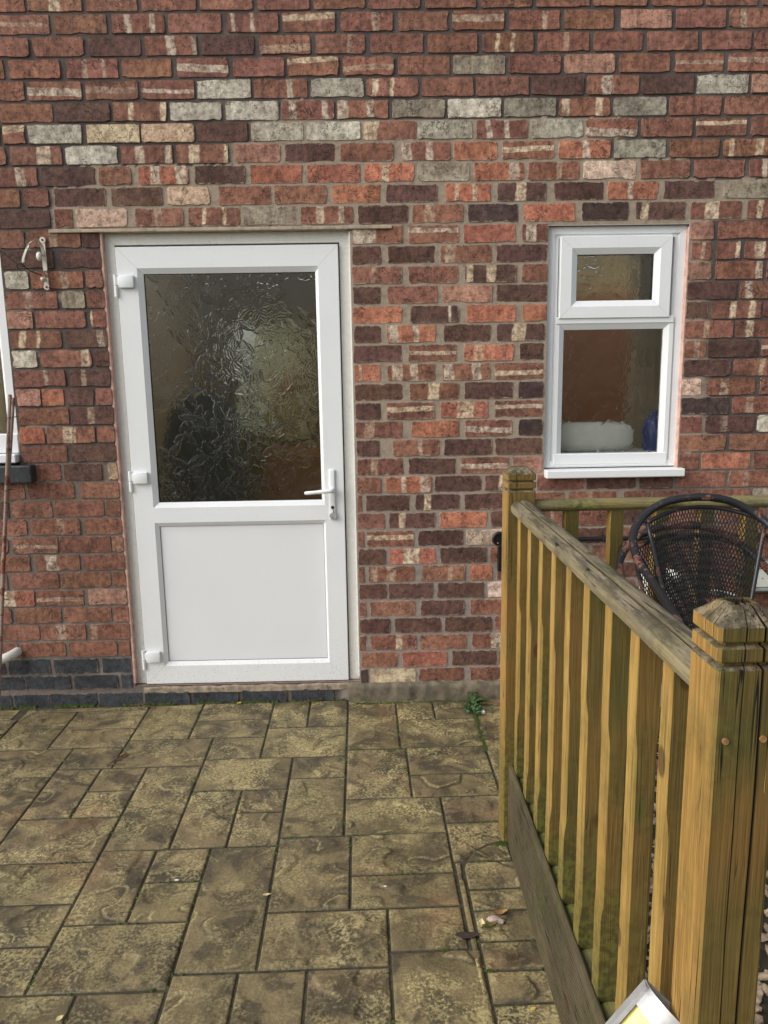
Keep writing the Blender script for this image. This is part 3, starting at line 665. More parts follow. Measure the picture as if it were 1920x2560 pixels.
def brick_geo(x0, x1, z0, z1, code, rng):
    """48-triangle brick with worn arrises; returns verts, faces, attributes"""
    kind, bands, flag = code.split('|')
    yf = -0.0018 - rng.random() * 0.0030
    w, h = x1 - x0, z1 - z0
    r = min(w, h) * (0.05 + 0.09 * rng.random())
    pts = []
    ts = (0.13, 0.31, 0.5, 0.68, 0.86)
    J = lambda: rng.uniform(-0.0013, 0.0011) + (rng.uniform(0.002, 0.006) if rng.random() < 0.15 else 0)
    pts += [(x0 + r, z0 + J())] + [(x0 + w * t + rng.uniform(-.01, .01) * min(1, w / .2), z0 + J()) for t in ts] + [(x1 - r, z0 + J())]
    pts += [(x1 - J(), z0 + r * rng.uniform(.4, 1.3)), (x1 - J(), (z0 + z1) / 2), (x1 - J(), z1 - r * rng.uniform(.4, 1.3))]
    pts += [(x1 - r, z1 - J())] + [(x1 - w * t + rng.uniform(-.01, .01) * min(1, w / .2), z1 - J()) for t in ts] + [(x0 + r, z1 - J())]
    pts += [(x0 + J(), z1 - r * rng.uniform(.4, 1.3)), (x0 + J(), (z0 + z1) / 2), (x0 + J(), z0 + r * rng.uniform(.4, 1.3))]
    cx, cz = (x0 + x1) / 2, (z0 + z1) / 2
    n = len(pts); tilt = rng.uniform(-.012, .012); tz = rng.uniform(-.03, .03)
    V = []
    for (x, z) in pts:
        ix = x + (0.0010 if x < cx else -0.0010) * (1 if abs(x - cx) > w * .4 else 0); iz = z + (0.0010 if z < cz else -0.0010) * (1 if abs(z - cz) > h * .4 else 0)
        V.append((ix, yf + (x - cx) * tilt + (z - cz) * tz, iz))
    for (x, z) in pts:
        V.append((cx + (x - cx) * (1 + .002 / w), 0.007, cz + (z - cz) * (1 + .003 / h)))
    F = [tuple(range(n))] + [(i, i + n, (i + 1) % n + n, (i + 1) % n) for i in range(n)]
    F = [tuple(f) for f in F]
    c = np.array(BASE[{'V': 'R', 'H': 'R'}.get(kind[0], kind[0])])
    if kind == 'Vo': c = np.array(BASE['O'])
    if kind == 'Vk': c = np.array(BASE['K'])
    if kind == 'Wg': c = np.array(S(158, 152, 136))
    if kind == 'Wt': c = np.array(S(196, 176, 146))
    k = 1 + rng.uniform(-.16, .16); hs = 0.3 if kind[0] in 'WGB' else 1.0; c[:3] *= (k, k * (1 + hs * rng.uniform(-.06, .06)), k * (1 + hs * rng.uniform(-.08, .08)))
    band = [0, 0, 0, 0]
    hor = 1.0 if kind[0] == 'H' else 0.0
    if bands:
        for i, bb in enumerate(bands.split(',')[:2]):
            q = bb.split('-')
            if len(q) == 1:
                band[2 * i] = 1 - float(q[0]) / 100; band[2 * i + 1] = rng.uniform(.20, .44)
            else:
                a, b = float(q[0]) / 100, float(q[1]) / 100; band[2 * i] = (a + b) / 2; band[2 * i + 1] = max(.06, b - a)
    strength = rng.uniform(.32, .55) if flag == 'f' else rng.uniform(.78, 1.0)
    soot = 0.40 if zc(8) < cz else 0.22
    if zc(8) < cz and kind[0] in 'RVHE': c[:3] *= 1.08
    if kind[0] in 'WTP': soot *= 0.35
    if kind[0] == 'B': soot = 0.1
    lt = light_at(cx, cz) if kind[0] != 'B' else 0.5
    N = 2 * n
    uv = [((v[0] - x0) / w, (v[2] - z0) / h, 0, 1) for v in V]
    return V, F, dict(bcol=[tuple(c)] * N, band=[tuple(band)] * N, bpar=[(hor, strength, rng.random(), soot)] * N, buv=uv, blt=[(lt,) * 4] * N)

ATT = ('bcol', 'band', 'bpar', 'buv', 'blt')
def build_bricks():
    rng = random.Random(11)
    allb = []
    kinds_fill = ['R|%s|'] * 5 + ['K||'] * 3 + ['V|25-40|', 'V|60-75|f', 'H|50|f', 'O||f', 'E||']
    for k in range(-7, 37):
        row = []
        if k in BRICKS:
            for tkn in BRICKS[k].split():
                a, b, c = tkn.split(':'); row.append((int(a) / 1000, int(b) / 1000, c))
        else:
            s = 0.0 if k % 2 else 0.117
            row.append((-0.109 + s, 0.109 + s, 'R||'))
        fill = []
        x = row[0][0]
        while x > WX0 + 0.25:
            fill.append((x - 0.229, x - 0.011, 'B||' if k >= 34 else rng.choice(kinds_fill).replace('%s', ''))); x -= 0.229
        x = row[-1][1]
        if k < 36:
            while x < WX1 - 0.25:
                fill.append((x + 0.011, x + 0.229, rng.choice(kinds_fill).replace('%s', ''))); x += 0.229
        for (a, b, c) in row + fill:
            z0, z1 = zc(k) - 0.0365 - rng.uniform(0, .0012), zc(k) + 0.0365 + rng.uniform(0, .0012)
            if k == 36: z0, z1 = -0.012, 0.058
            if k == 35: z0 += 0.006
            pieces = [(a, b)]
            for (o0, o1, oz0, oz1) in OPEN:
                if k == 36 and (o0, o1) == DOOR[:2]: continue
                if z1 > oz0 + 0.012 and z0 < oz1 - 0.012:
                    nxt = []
                    for (p, q) in pieces:
                        if q <= o0 or p >= o1: nxt.append((p, q)); continue
                        if p < o0 - 0.012: nxt.append((p, o0 - 0.002))
                        if q > o1 + 0.012: nxt.append((o1 + 0.002, q))
                    pieces = nxt
            if zc(k) < 1.15 and zc(k) > 1.06: pieces = [(p, q) for (p, q) in pieces if p > -1.512]
            for (p, q) in pieces:
                if q - p > 0.014: allb.append((p, q, z0, z1, c, k))
    def score(b):
        x, z = (b[0] + b[1]) / 2, (b[2] + b[3]) / 2
        v = Vector((x, 0, z)) - Vector((0, CAM_Y, CAM_Z)); d = v.dot(_F)
        px, py = 1904.5 * v.dot(_R) / d, 1904.5 * v.dot(_U) / d
        if abs(px) > 965 or abs(py) > 1285: return 0
        if x > 0.60 and z < 1.0: return 0.0
        return (b[1] - b[0]) * (b[3] - b[2]) / (d * d)
    allb.sort(key=score, reverse=True)
    singles, rest = allb[:300], allb[300:]
    for b in singles:
        V, F, A = brick_geo(*b[:5], rng)
        o = obj("brick", (V, [], F), M['brick'], wall)
        for a in ATT: pattr(o.data, a, A[a])
    VV, FF, AA = [], [], {a: [] for a in ATT}
    for b in rest:
        V, F, A = brick_geo(*b[:5], rng); n0 = len(VV)
        VV += V; FF += [tuple(i + n0 for i in f) for f in F]
        for a in ATT: AA[a] += A[a]
    o = obj("brick_mass", (VV, [], FF), M['brick'], wall)
    for a in ATT: pattr(o.data, a, AA[a])
    tag(o, kind='stuff')
build_bricks()

# lintel edge, plinth, threshold
obj("lintel", nbox(-1.352, 0.10, -0.013, 0.05, 2.127, 2.141, 0.002), M['render'], house)
def lumpy(x0, x1, z0, z1, yf, res=0.012, amp=0.008, top=0.01):
    nx = max(2, int((x1 - x0) / res)); rows = [0, .3, .6, .85, 1.0]
    V = []; F = []
    for j, t in enumerate(rows + [1.0]):
        for i in range(nx + 1):
            x = x0 + (x1 - x0) * i / nx
            zt = z1 + top * n1(x * 9, 4.2) + top * .6 * n1(x * 31, 1.2)
            z = z0 + (zt - z0) * t
            y = yf + amp * (n1(x * 25, z * 25) + .5 * n1(x * 60, z * 60 + 5)) + (0.008 if t == 1.0 else 0)
            if j == len(rows): y = 0.03
            V.append((x, y, z))
    for j in range(len(rows)):
        for i in range(nx):
            a = j * (nx + 1) + i; F.append((a, a + 1, a + nx + 2, a + nx + 1))
    return V, [], F
obj("plinth", lumpy(-0.135, WX1, -0.03, 0.082, -0.034), M['concrete'], house, True)
obj("threshold", lumpy(-1.10, -0.12, 0.052, 0.084, -0.004, amp=0.005, top=0.008), M['thresh'], house, True)
obj("sealant_bead", nbox(-1.146, -1.132, 0.000, 0.04, 0.10, 2.128, 0.003), M['sealant'], house)
obj("sealant_bead", nbox(-0.086, -0.074, 0.002, 0.04, 0.11, 2.12, 0.003), M['upvc_old'], house)
obj("sealant_bead", nbox(1.373, 1.382, -0.001, 0.04, 1.08, 2.12, 0.003), M['sealant'], house)

# ------------------------------------------------------------------ leaf-patterned glass
def leaf_field(W, H, res, seed, lmin=0.050, lmax=0.090, dens=230):
    nx, nz = int(W / res) + 1, int(H / res) + 1
    h = np.zeros((nz, nx)); rng = np.random.RandomState(seed)
    xs = np.linspace(0, W, nx); zs = np.linspace(0, H, nz)
    GX, GZ = np.meshgrid(xs, zs); h += .0003 * fbm2(GX * 60 + seed, GZ * 70, 3)
    n = int(dens * W * H)
    for c in range(n):
        cx, cz = rng.uniform(0, W), rng.uniform(0, H); a0 = rng.uniform(0, 6.28); k = rng.randint(3, 6)
        for q in range(k):
            L = rng.uniform(lmin, lmax); wd = L * rng.uniform(.20, .27); an = a0 + q * 6.28 / k + rng.uniform(-.35, .35)
            i0, i1 = np.searchsorted(xs, [cx - L, cx + L]); j0, j1 = np.searchsorted(zs, [cz - L, cz + L])
            if i1 - i0 < 2 or j1 - j0 < 2: continue
            X, Z = np.meshgrid(xs[i0:i1] - cx, zs[j0:j1] - cz)
            u = (X * math.cos(an) + Z * math.sin(an)) / L
            bend = rng.uniform(-.25, .25) * L
            v = -X * math.sin(an) + Z * math.cos(an) - bend * u * u + .0015 * np.sin(u * 19 + q)
            uu = np.clip(u, 0, 1)
            w = wd * np.sin(math.pi * uu ** .8)
            ins = (u > 0) & (u < 1) & (np.abs(v) < w)
            t = np.abs(v) / np.maximum(w, 1e-5)
            dome = .0020 * (1 - t ** 2) + .00010 * np.cos(t * 6 + u * 8) - .0010 * np.exp(-(v / .0022) ** 2)
            sub = h[j0:j1, i0:i1]
            sub[ins] = dome[ins] + .0002
            rim = np.exp(-((np.abs(v) - w) / .0021) ** 2) * (u > -.02) * (u < 1.02)
            sub += .0013 * rim * (rim > .25)
    return xs, zs, h

def pane(name, x0, x1, z0, z1, y, mat, seed, parent, res=0.0026, **k):
    xs, zs, h = leaf_field(x1 - x0, z1 - z0, res, seed, **k)
    nx, nz = len(xs), len(zs)
    X, Z = np.meshgrid(xs + x0, zs + z0)
    V = np.stack([X.ravel(), (y - h).ravel(), Z.ravel()], 1).tolist()
    jj, ii = np.meshgrid(np.arange(nz - 1), np.arange(nx - 1), indexing='ij')
    a = (jj * nx + ii).ravel()
    F = np.stack([a, a + 1, a + nx + 1, a + nx], 1).tolist()
    b = len(V)
    V += [(x0, y + .005, z0), (x1, y + .005, z0), (x1, y + .005, z1), (x0, y + .005, z1)]
    F.append((b + 3, b + 2, b + 1, b))
    return obj(name, (V, [], F), mat, parent, True)

# ------------------------------------------------------------------ the door
def build_door():
    yl = 0.012                                                # face of the leaf
    frame = mitred(-1.138, -0.082, 0.092, 2.126, [(0, .07), (0, .026), (.046, .026), (.046, .07)])
    door = obj("door", frame, M['upvc_old'], house)
    tag(door, "white half-glazed door with leaf-patterned glass and solid lower panel")
    L = (-1.087, -0.133, 0.092, 2.070)
    obj("door_leaf", mitred(*L, [(0, .05), (0, yl + .002), (.002, yl), (.0885, yl), (.089, yl + .02)]), M['upvc'], door)
    obj("leaf_gasket", mitred(L[0] - .004, L[1] + .004, L[2] - .003, L[3] + .004, [(0, .0245), (.005, .0245), (.005, .05)]), M['gasket'], door)
    bm = bmesh.new()
    box(bm, -1.000, -0.211, yl - .0005, yl + .03, 0.866, 0.937, 0.001)
    obj("mid_rail", bm, M['upvc'], door)
    obj("glazing_bead", mitred(-0.9985, -0.2125, 0.9365, 1.9815, [(0, yl + .0005), (.0225, yl + .014), (.0225, yl + .03)]), M['upvc'], door)
    obj("glazing_gasket", mitred(-0.977, -0.234, 0.958, 1.960, [(0, yl + .0145), (.003, yl + .0145), (.003, yl + .03)]), M['gasket'], door)
    obj("panel_bead", mitred(-0.9985, -0.2125, 0.1805, 0.8665, [(0, yl + .0005), (.018, yl + .012), (.018, yl + .03)]), M['upvc'], door)
    obj("panel_gasket", mitred(-0.9815, -0.2295, 0.1975, 0.8495, [(0, yl + .0135), (.0022, yl + .0135), (.0022, yl + .03)]), M['gasket'], door)
    obj("lower_panel", nbox(-0.985, -0.226, yl + .0165, yl + .045, 0.194, 0.853), M['upvc_panel'], door)
    pane("glass_pane", -0.980, -0.231, 0.955, 1.963, yl + .020, M['glass'], 5, door)
    for zt in (1.952, 1.102, 0.256):                           # flag hinges
        bm = nbox(-1.078, -1.012, yl - .019, yl - .0008, zt - 0.052, zt, 0.004, 2)
        tube(bm, [(-1.092, yl - .004, zt + .004), (-1.092, yl - .004, zt - .040)], .0085, 14)
        tube(bm, [(-1.092, yl - .004, zt - .0415), (-1.092, yl - .004, zt - .088)], .0085, 14)
        box(bm, -1.096, -1.070, yl - .009, yl - .002, zt - 0.040, zt - 0.006, .001)
        smooth_by_angle(obj("hinge", bm, M['upvc'], door))
    # handle: long backplate, lever, keyhole with hanging cover
    bm = nbox(-0.2005, -0.1725, yl - .011, yl - .0008, 0.868, 1.100, .006, 3)
    tube(bm, spline([(-.186, yl - .008, 1.006), (-.186, yl - .040, 1.007), (-.192, yl - .050, 1.007), (-.215, yl - .052, 1.006), (-.262, yl - .050, 1.002), (-.308, yl - .046, .998)], 4),
         [.010] * 9 + [.0095] * 6 + [.0085] * 5 + [.006], 12)
    smooth_by_angle(obj("handle", bm, M['upvc'], door))
    bm = bmesh.new(); tube(bm, [(-.1865, yl - .0118, .926), (-.1865, yl - .008, .926)], .0075, 16); box(bm, -.1893, -.1837, yl - .0120, yl - .008, .906, .924)
    obj("keyhole", bm, M['keyhole'], door)
    bm = bmesh.new(); tube(bm, [(-.1855, yl - .0175, .888), (-.1855, yl - .0125, .888)], .0155, 20); tube(bm, [(-.187, yl - .016, .902), (-.187, yl - .012, .918)], .004, 8)
    obj("keyhole_cover", bm, M['steel'], door)
build_door()

# ------------------------------------------------------------------ right window
def build_window():
    y = 0.018
    w = obj("window", mitred(0.774, 1.376, 1.088, 2.130, [(0, .07), (0, y + .004), (.030, y + .004), (.031, y + .012), (.048, y + .012), (.048, .07)]), M['upvc'], house)
    tag(w, "white window with small top light over a fixed obscured pane")
    obj("transom", nbox(0.815, 1.335, y - .004, y + .05, 1.722, 1.752, .002), M['upvc'], w)
    obj("top_light", mitred(0.826, 1.312, 1.744, 2.090, [(0, y + .03), (0, y - .008), (.003, y - .012), (.050, y - .012), (.076, y + .002), (.076, y + .03)]), M['upvc'], w)
    obj("fixed_light_frame", mitred(0.8135, 1.3365, 1.094, 1.7375, [(0, y + .03), (0, y + .0005), (.018, y + .0005), (.040, y + .012), (.040, y + .03)]), M['upvc'], w)
    obj("bottom_rail", nbox(0.816, 1.334, y - .0025, y + .04, 1.100, 1.150, .003), M['upvc'], w)
    pane("glass_pane", 0.896, 1.242, 1.814, 2.020, y + .010, M['glass2'], 21, w, 0.0026, lmin=.045, lmax=.08, dens=280)
    pane("glass_pane", 0.845, 1.305, 1.128, 1.708, y + .018, M['glass2'], 22, w, 0.0026, lmin=.045, lmax=.08, dens=280)
    obj("glazing_gasket", mitred(0.900, 1.238, 1.818, 2.016, [(0, y + .003), (.003, y + .003), (.003, y + .03)]), M['gasket'], w)
    bm = nbox(0.773, 1.396, -0.050, .09, 1.046, 1.082, .004)
    obj("window_sill", bm, M['upvc'], w)
build_window()

def build_left_window():
    w = obj("window", mitred(LWIN[0] + .002, LWIN[1] - .002, 1.196, 2.138, [(0, .07), (0, .02), (.038, .02), (.052, .034), (.052, .07)]), M['upvc'], house)
    tag(w, "white window cut off by the left edge of the picture")
    V = [(-2.55, .045, 1.2), (-1.60, .045, 1.2), (-1.60, .045, 2.13), (-2.55, .045, 2.13)]
    obj("glass_pane", nbox(-2.52, -1.61, .040, .046, 1.235, 2.10), M['glass2'], w)
    obj("bottom_rail", nbox(-2.55, -1.576, .010, .06, 1.197, 1.282, .004), M['upvc'], w)
    obj("window_sill", nbox(-2.56, -1.578, -.03, .08, 1.156, 1.194, .004), M['upvc'], w)
    obj("brick_sill", nbox(-2.62, -1.506, -.055, .02, 1.068, 1.146, .006, 2), M['blackbrick'], w)
build_left_window()

# rooms behind the glass
def room(name, x0, x1, y0, y1, z0, z1, hole, sky):
    bm = bmesh.new()
    def q(*p): bm.faces.new([bm.verts.new(v) for v in p])
    q((x0, y0, z0), (x0, y1, z0), (x0, y1, z1), (x0, y0, z1)); q((x1, y0, z0), (x1, y0, z1), (x1, y1, z1), (x1, y1, z0))
    a, b, c, d = hole
    obj("inner_wall", bm, M['wall_in'], house); bm = bmesh.new()
    for (p0, p1, r0, r1) in ((x0, a, z0, z1), (b, x1, z0, z1), (a, b, z0, c), (a, b, d, z1)):
        q((p0, y1, r0), (p1, y1, r0), (p1, y1, r1), (p0, y1, r1))
    obj("inner_wall", bm, M['back_in'], house); bm = bmesh.new()
    q((x0, y0, z0), (x1, y0, z0), (x1, y1, z0), (x0, y1, z0)); obj("inner_floor", bm, M['floor_in'], house); bm = bmesh.new()
    sx0, sx1, sy0, sy1 = sky                                    # unseen ceiling opening, added to let sky light brighten the room
    for (p0, p1, r0, r1) in ((x0, sx0, y0, y1), (sx1, x1, y0, y1), (sx0, sx1, y0, sy0), (sx0, sx1, sy1, y1)):
        q((p0, r0, z1), (p0, r1, z1), (p1, r1, z1), (p1, r0, z1))
    obj("inner_ceiling", bm, M['ceil_in'], house)
room("hall", -1.50, 0.30, 0.09, 3.2, 0.08, 2.45, (-1.15, -0.56, 1.05, 1.95), (-1.2, 0.0, 1.2, 2.3))
room("wash", 0.34, 2.30, 0.09, 2.2, 0.08, 2.45, (0.36, 0.50, 1.2, 2.1), (0.36, 2.28, 0.3, 2.1))
room("left", -3.00, -1.54, 0.09, 2.6, 0.08, 2.45, (-2.6, -2.0, 1.1, 2.0), (-2.7, -1.8, 0.8, 1.8))

# things behind the glass
def blob(bm, c, r, sq=0.0, n=14, m=9, wob=0.0, seed=0):
    rings = []
    for j in range(m + 1):
        th = math.pi * j / m - math.pi / 2
        rings.append([])
        for i in range(n):
            ph = 2 * math.pi * i / n
            k = 1 + wob * n1(ph * 1.3 + seed, th * 2 + seed)
            s = lambda v: math.copysign(abs(v) ** (1 - sq), v)
            rings[-1].append((c[0] + r[0] * k * s(math.cos(th)) * s(math.cos(ph)), c[1] + r[1] * k * s(math.cos(th)) * s(math.sin(ph)), c[2] + r[2] * s(math.sin(th))))
    return loft(bm, rings)

def drape(x0, x1, y, z0, z1, mat):
    n = 40; V = []; F = []
    for j in range(2):
        for i in range(n + 1):
            x = x0 + (x1 - x0) * i / n; V.append((x, y + .03 * math.sin(i * 1.1), z0 if j == 0 else z1))
    F = [(i, i + 1, n + 2 + i, n + 1 + i) for i in range(n)]
    return V, [], F
o = obj("hanging_coat", blob(bmesh.new(), (-1.10, 1.60, 0.90), (0.26, 0.14, 0.55), 0.25, wob=.25, seed=2), M['coat'], smooth=True)
tag(o, "dark blue-grey shape hanging behind the left of the door glass", "coat")
o = obj("net_blind", drape(-.95, -.48, 3.12, .98, 2.03, 0), M["blind"], smooth=True); tag(o, "pale glowing blind far behind the door glass", "blind")
o = obj("folded_cloth", nbox(-0.80, -0.62, 2.85, 3.02, 1.30, 1.52, .02, 2), M['pink']); tag(o, "pinkish patch seen far behind the door glass", "cloth")
o = obj("yellow_basket", blob(bmesh.new(), (-0.74, 2.92, 1.17), (.15, .12, .13), .3), M['yellow'], smooth=True); tag(o, "yellowish shape below the pink patch behind the door glass", "basket")
o = obj("side_cupboard", nbox(-0.66, 0.22, 1.2, 1.7, 0.082, 1.05, .01), M['door_in']); tag(o, "brown cupboard behind the lower right of the door glass", "cupboard")
o = obj("pine_cupboard", nbox(1.05, 1.62, 0.95, 1.25, 0.082, 1.95, .01), M['door_in']); tag(o, "orange-brown pine cupboard behind the small window", "cupboard")
o = obj("rolled_towel", blob(bmesh.new(), (1.02, 0.155, 1.215), (.205, .055, .068), .45), M['towel'], smooth=True); tag(o, "white rounded towel lying inside the small window", "towel")
bm = bmesh.new(); loft(bm, [[(1.325 + r * math.cos(a * .5236), .17 + r * math.sin(a * .5236), z) for a in range(12)] for r, z in ((.042, 1.146), (.046, 1.152), (.046, 1.275), (.030, 1.300), (.016, 1.306), (.016, 1.335))])
o = obj("blue_bottle", bm, M['blue'], smooth=True); tag(o, "blue bottle inside the small window beside the white towel", "bottle")
o = obj("inner_window_board", nbox(0.76, 1.42, 0.095, 0.26, 1.118, 1.146, .004), M['upvc'], house)
o = obj("curtain", drape(1.30, 1.62, .50, .9, 2.2, 0), M['curtain'], smooth=True); tag(o, "cream curtain behind the right edge of the small window", "curtain")
o = obj("curtain", drape(-2.55, -1.56, .22, 1.1, 2.2, 0), M['curtain'], smooth=True); tag(o, "cream curtain behind the window at the left edge", "curtain")

# ------------------------------------------------------------------ ground and patio
g = obj("ground", ([(-60, -60, -.06), (60, -60, -.06), (60, 0.0, -.06), (-60, 0.0, -.06), (-60, 60, -.06), (60, 60, -.06)], [], [(0, 1, 2, 3), (3, 2, 5, 4)]), M['soil']); tag(g, kind='structure')
patio = obj("patio", nbox(-3.6, 0.69, -5.2, 0.01, -0.12, -0.0046), M['joint']); tag(patio, kind='structure')

ROT = 0.016
def slab_geo(a0, a1, b0, b1, seed, fine):
    rng = random.Random(seed)
    ga, gb = 0.0009, 0.0020
    a0 += ga; a1 -= ga; b0 += gb; b1 -= gb
    def lines(lo, hi):
        L = hi - lo; n = max(3, int(L / fine))
        base = [lo + .010 + (L - .020) * i / n for i in range(n + 1)]
        return np.array([lo, lo + .003, lo + .006] + base + [hi - .006, hi - .003, hi])
    A, B = lines(a0, a1), lines(b0, b1)
    GA, GB = np.meshgrid(A, B)
    ed = np.minimum(np.minimum(GA - a0, a1 - GA), np.minimum(GB - b0, b1 - GB))
    s = seed * 3.7
    # riven surface: terraces of a warped noise
    wx = GA + .05 * noise2(GA * 9 + s, GB * 9); wy = GB + .05 * noise2(GA * 9, GB * 9 + s)
    f = fbm2(wx * 3.4 + s, wy * 4.6 + s, 3) * 2.0
    gy, gx = np.gradient(f, B, A)
    gm = np.maximum(np.hypot(gx, gy), 3.0)
    fl = np.floor(f); fr = f - fl
    ds = (fr - .5) / gm                                         # metres from the cleft line
    keep = np.clip((noise2(GA * 7 + s * 2, GB * 7 + 4) + .03) * 6, 0, 1)
    terr = fl + np.clip(ds / .009 + .5, 0, 1)
    h = .0055 * (terr - terr.mean()) + .0022 * fbm2(GA * 26 + s, GB * 26, 3)
    h = np.clip(h + .001, -.0018, .010)
    crease = np.exp(-((ds + .005) / .0035) ** 2) * keep
    h = h * np.clip(ed / .022, 0, 1) ** .7
    ledge = np.exp(-((ds - .005) / .0028) ** 2) * keep
    h = h - .0045 * np.clip(1 - ed / .006, 0, 1) ** 1.5
    h = np.where(ed < 1e-6, -.013, h)
    # imprinted arc and mitre line where the border turns (near the balustrade's far post)
    X = GA - ROT * GB; Y = GB + ROT * GA
    d = np.abs(np.hypot(X - .44, Y + 1.32) - .185)
    m = (X < .44) & (Y > -1.33)
    gro = np.where(m, np.clip(1 - d / .006, 0, 1), 0)
    d2 = np.abs((X - .30) * .55 + (Y + 1.20) * .83); m2 = (X > .29) & (Y > -1.32) & (Y < -1.12)
    gro = np.maximum(gro, np.where(m2, np.clip(1 - d2 / .005, 0, 1), 0))
    h = h - .006 * gro
    Z = -.001 + h + rng.uniform(-.0006, .0010)
    tone = np.stack([np.full_like(Z, rng.random()), ledge * np.clip(ed / .01, 0, 1), np.maximum(np.clip(1 - ed / .0065, 0, 1), gro), crease * np.clip(ed / .01, 0, 1)], -1).reshape(-1, 4)
    ny, nx = Z.shape
    V = np.stack([X.ravel(), Y.ravel(), Z.ravel()], 1).tolist()
    jj, ii = np.meshgrid(np.arange(ny - 1), np.arange(nx - 1), indexing='ij'); a = (jj * nx + ii).ravel()
    F = np.stack([a, a + 1, a + nx + 1, a + nx], 1).tolist()
    return (V, [], F), tone

def build_slabs():
    L = []
    for (a0, a1, b0, b1) in SLABS:
        if a0 < -2.2 and a1 > -1.0:
            L += [(-2.3, -1.632, b0, b1), (-1.632, -1.278, b0, b1), (-1.278, a1, b0, b1)]
        elif a0 < -2.2 and a1 > -1.5: L += [(-2.3, -1.632, b0, b1), (-1.632, a1, b0, b1)]
        elif a1 - a0 < .01: L.append((.434, .680, b0, b1))
        elif a0 > .42: L.append((.434, .680, b0, b1))
        else: L.append((a0, a1, b0, b1))
    L.append((.434, .680, -1.08, -.78))
    L.append((.2135, .2365, -2.02, -1.249))
    mod = .177; y = -2.02; r = random.Random(4)                  # the pattern runs on behind the viewer
    while y > -5.0:
        d = r.choice((.177, .22, .355)); x = -3.5
        while x < .40:
            w = min(r.choice((.177, .22, .355)), .434 - x)
            if .434 - (x + w) < .1: w = .434 - x
            L.append((x, x + w, y - d, y)); x += w
        y -= d
    y = -.005
    while y > -2.0:
        L.append((-2.7, -2.3, y - .24, y)); L.append((-3.1, -2.7, y - .24, y)); y -= .24
    for i, s in enumerate(L):
        far = s[3] < -2.1 or s[1] < -1.9
        geo, tone = slab_geo(*s, i + 1, .05 if far else (.0055 if s[2] < -.6 else .007))
        o = obj("slab", geo, M['slab'], patio, True)
        pattr(o.data, "tone", tone)
build_slabs()

# gravel side bed behind the balustrade
bed = obj("gravel_bed", nbox(0.515, 3.2, -5.0, -1.10, -0.05, 0.105), M['joint']); tag(bed, kind='structure')
obj('bed_strip', nbox(.70, 3.2, -1.0995, -.036, -.05, .104), M['joint'], bed)
def build_pebbles():
    rng = random.Random(3); V = []; F = []
    ico = bmesh.new(); bmesh.ops.create_icosphere(ico, subdivisions=1, radius=1.0); iv = [v.co.copy() for v in ico.verts]; jf = [[v.index for v in f.verts] for f in ico.faces]; ico.free()
    for i in range(5200):
        x = .52 + 1.9 * rng.random() ** 1.3; y = -3.0 + 2.9 * rng.random()
        if y > -1.1: x += .19
        r = rng.uniform(.006, .017); sx, sy, sz = r * rng.uniform(.8, 1.5), r * rng.uniform(.7, 1.1), r * rng.uniform(.4, .7); a = rng.uniform(0, 6.28); tl = rng.uniform(-.5, .5)
        n0 = len(V); ca, sa = math.cos(a), math.sin(a)
        for c in iv:
            px, py, pz = c.x * sx, c.y * sy, c.z * sz + c.x * sx * tl
            k = 1 + .10 * math.sin(i + c.x * 2 + c.y * 1.5)
            V.append((x + (px * ca - py * sa) * k, y + (px * sa + py * ca) * k, .105 + sz * .7 + rng.uniform(0, .004) + pz * k))
        F += [tuple(n0 + q for q in f) for f in jf]
    o = obj("pebbles", (V, [], F), M['pebble']); tag(o, "pale pebbles covering the bed behind the balustrade", "pebbles", kind='stuff')
build_pebbles()

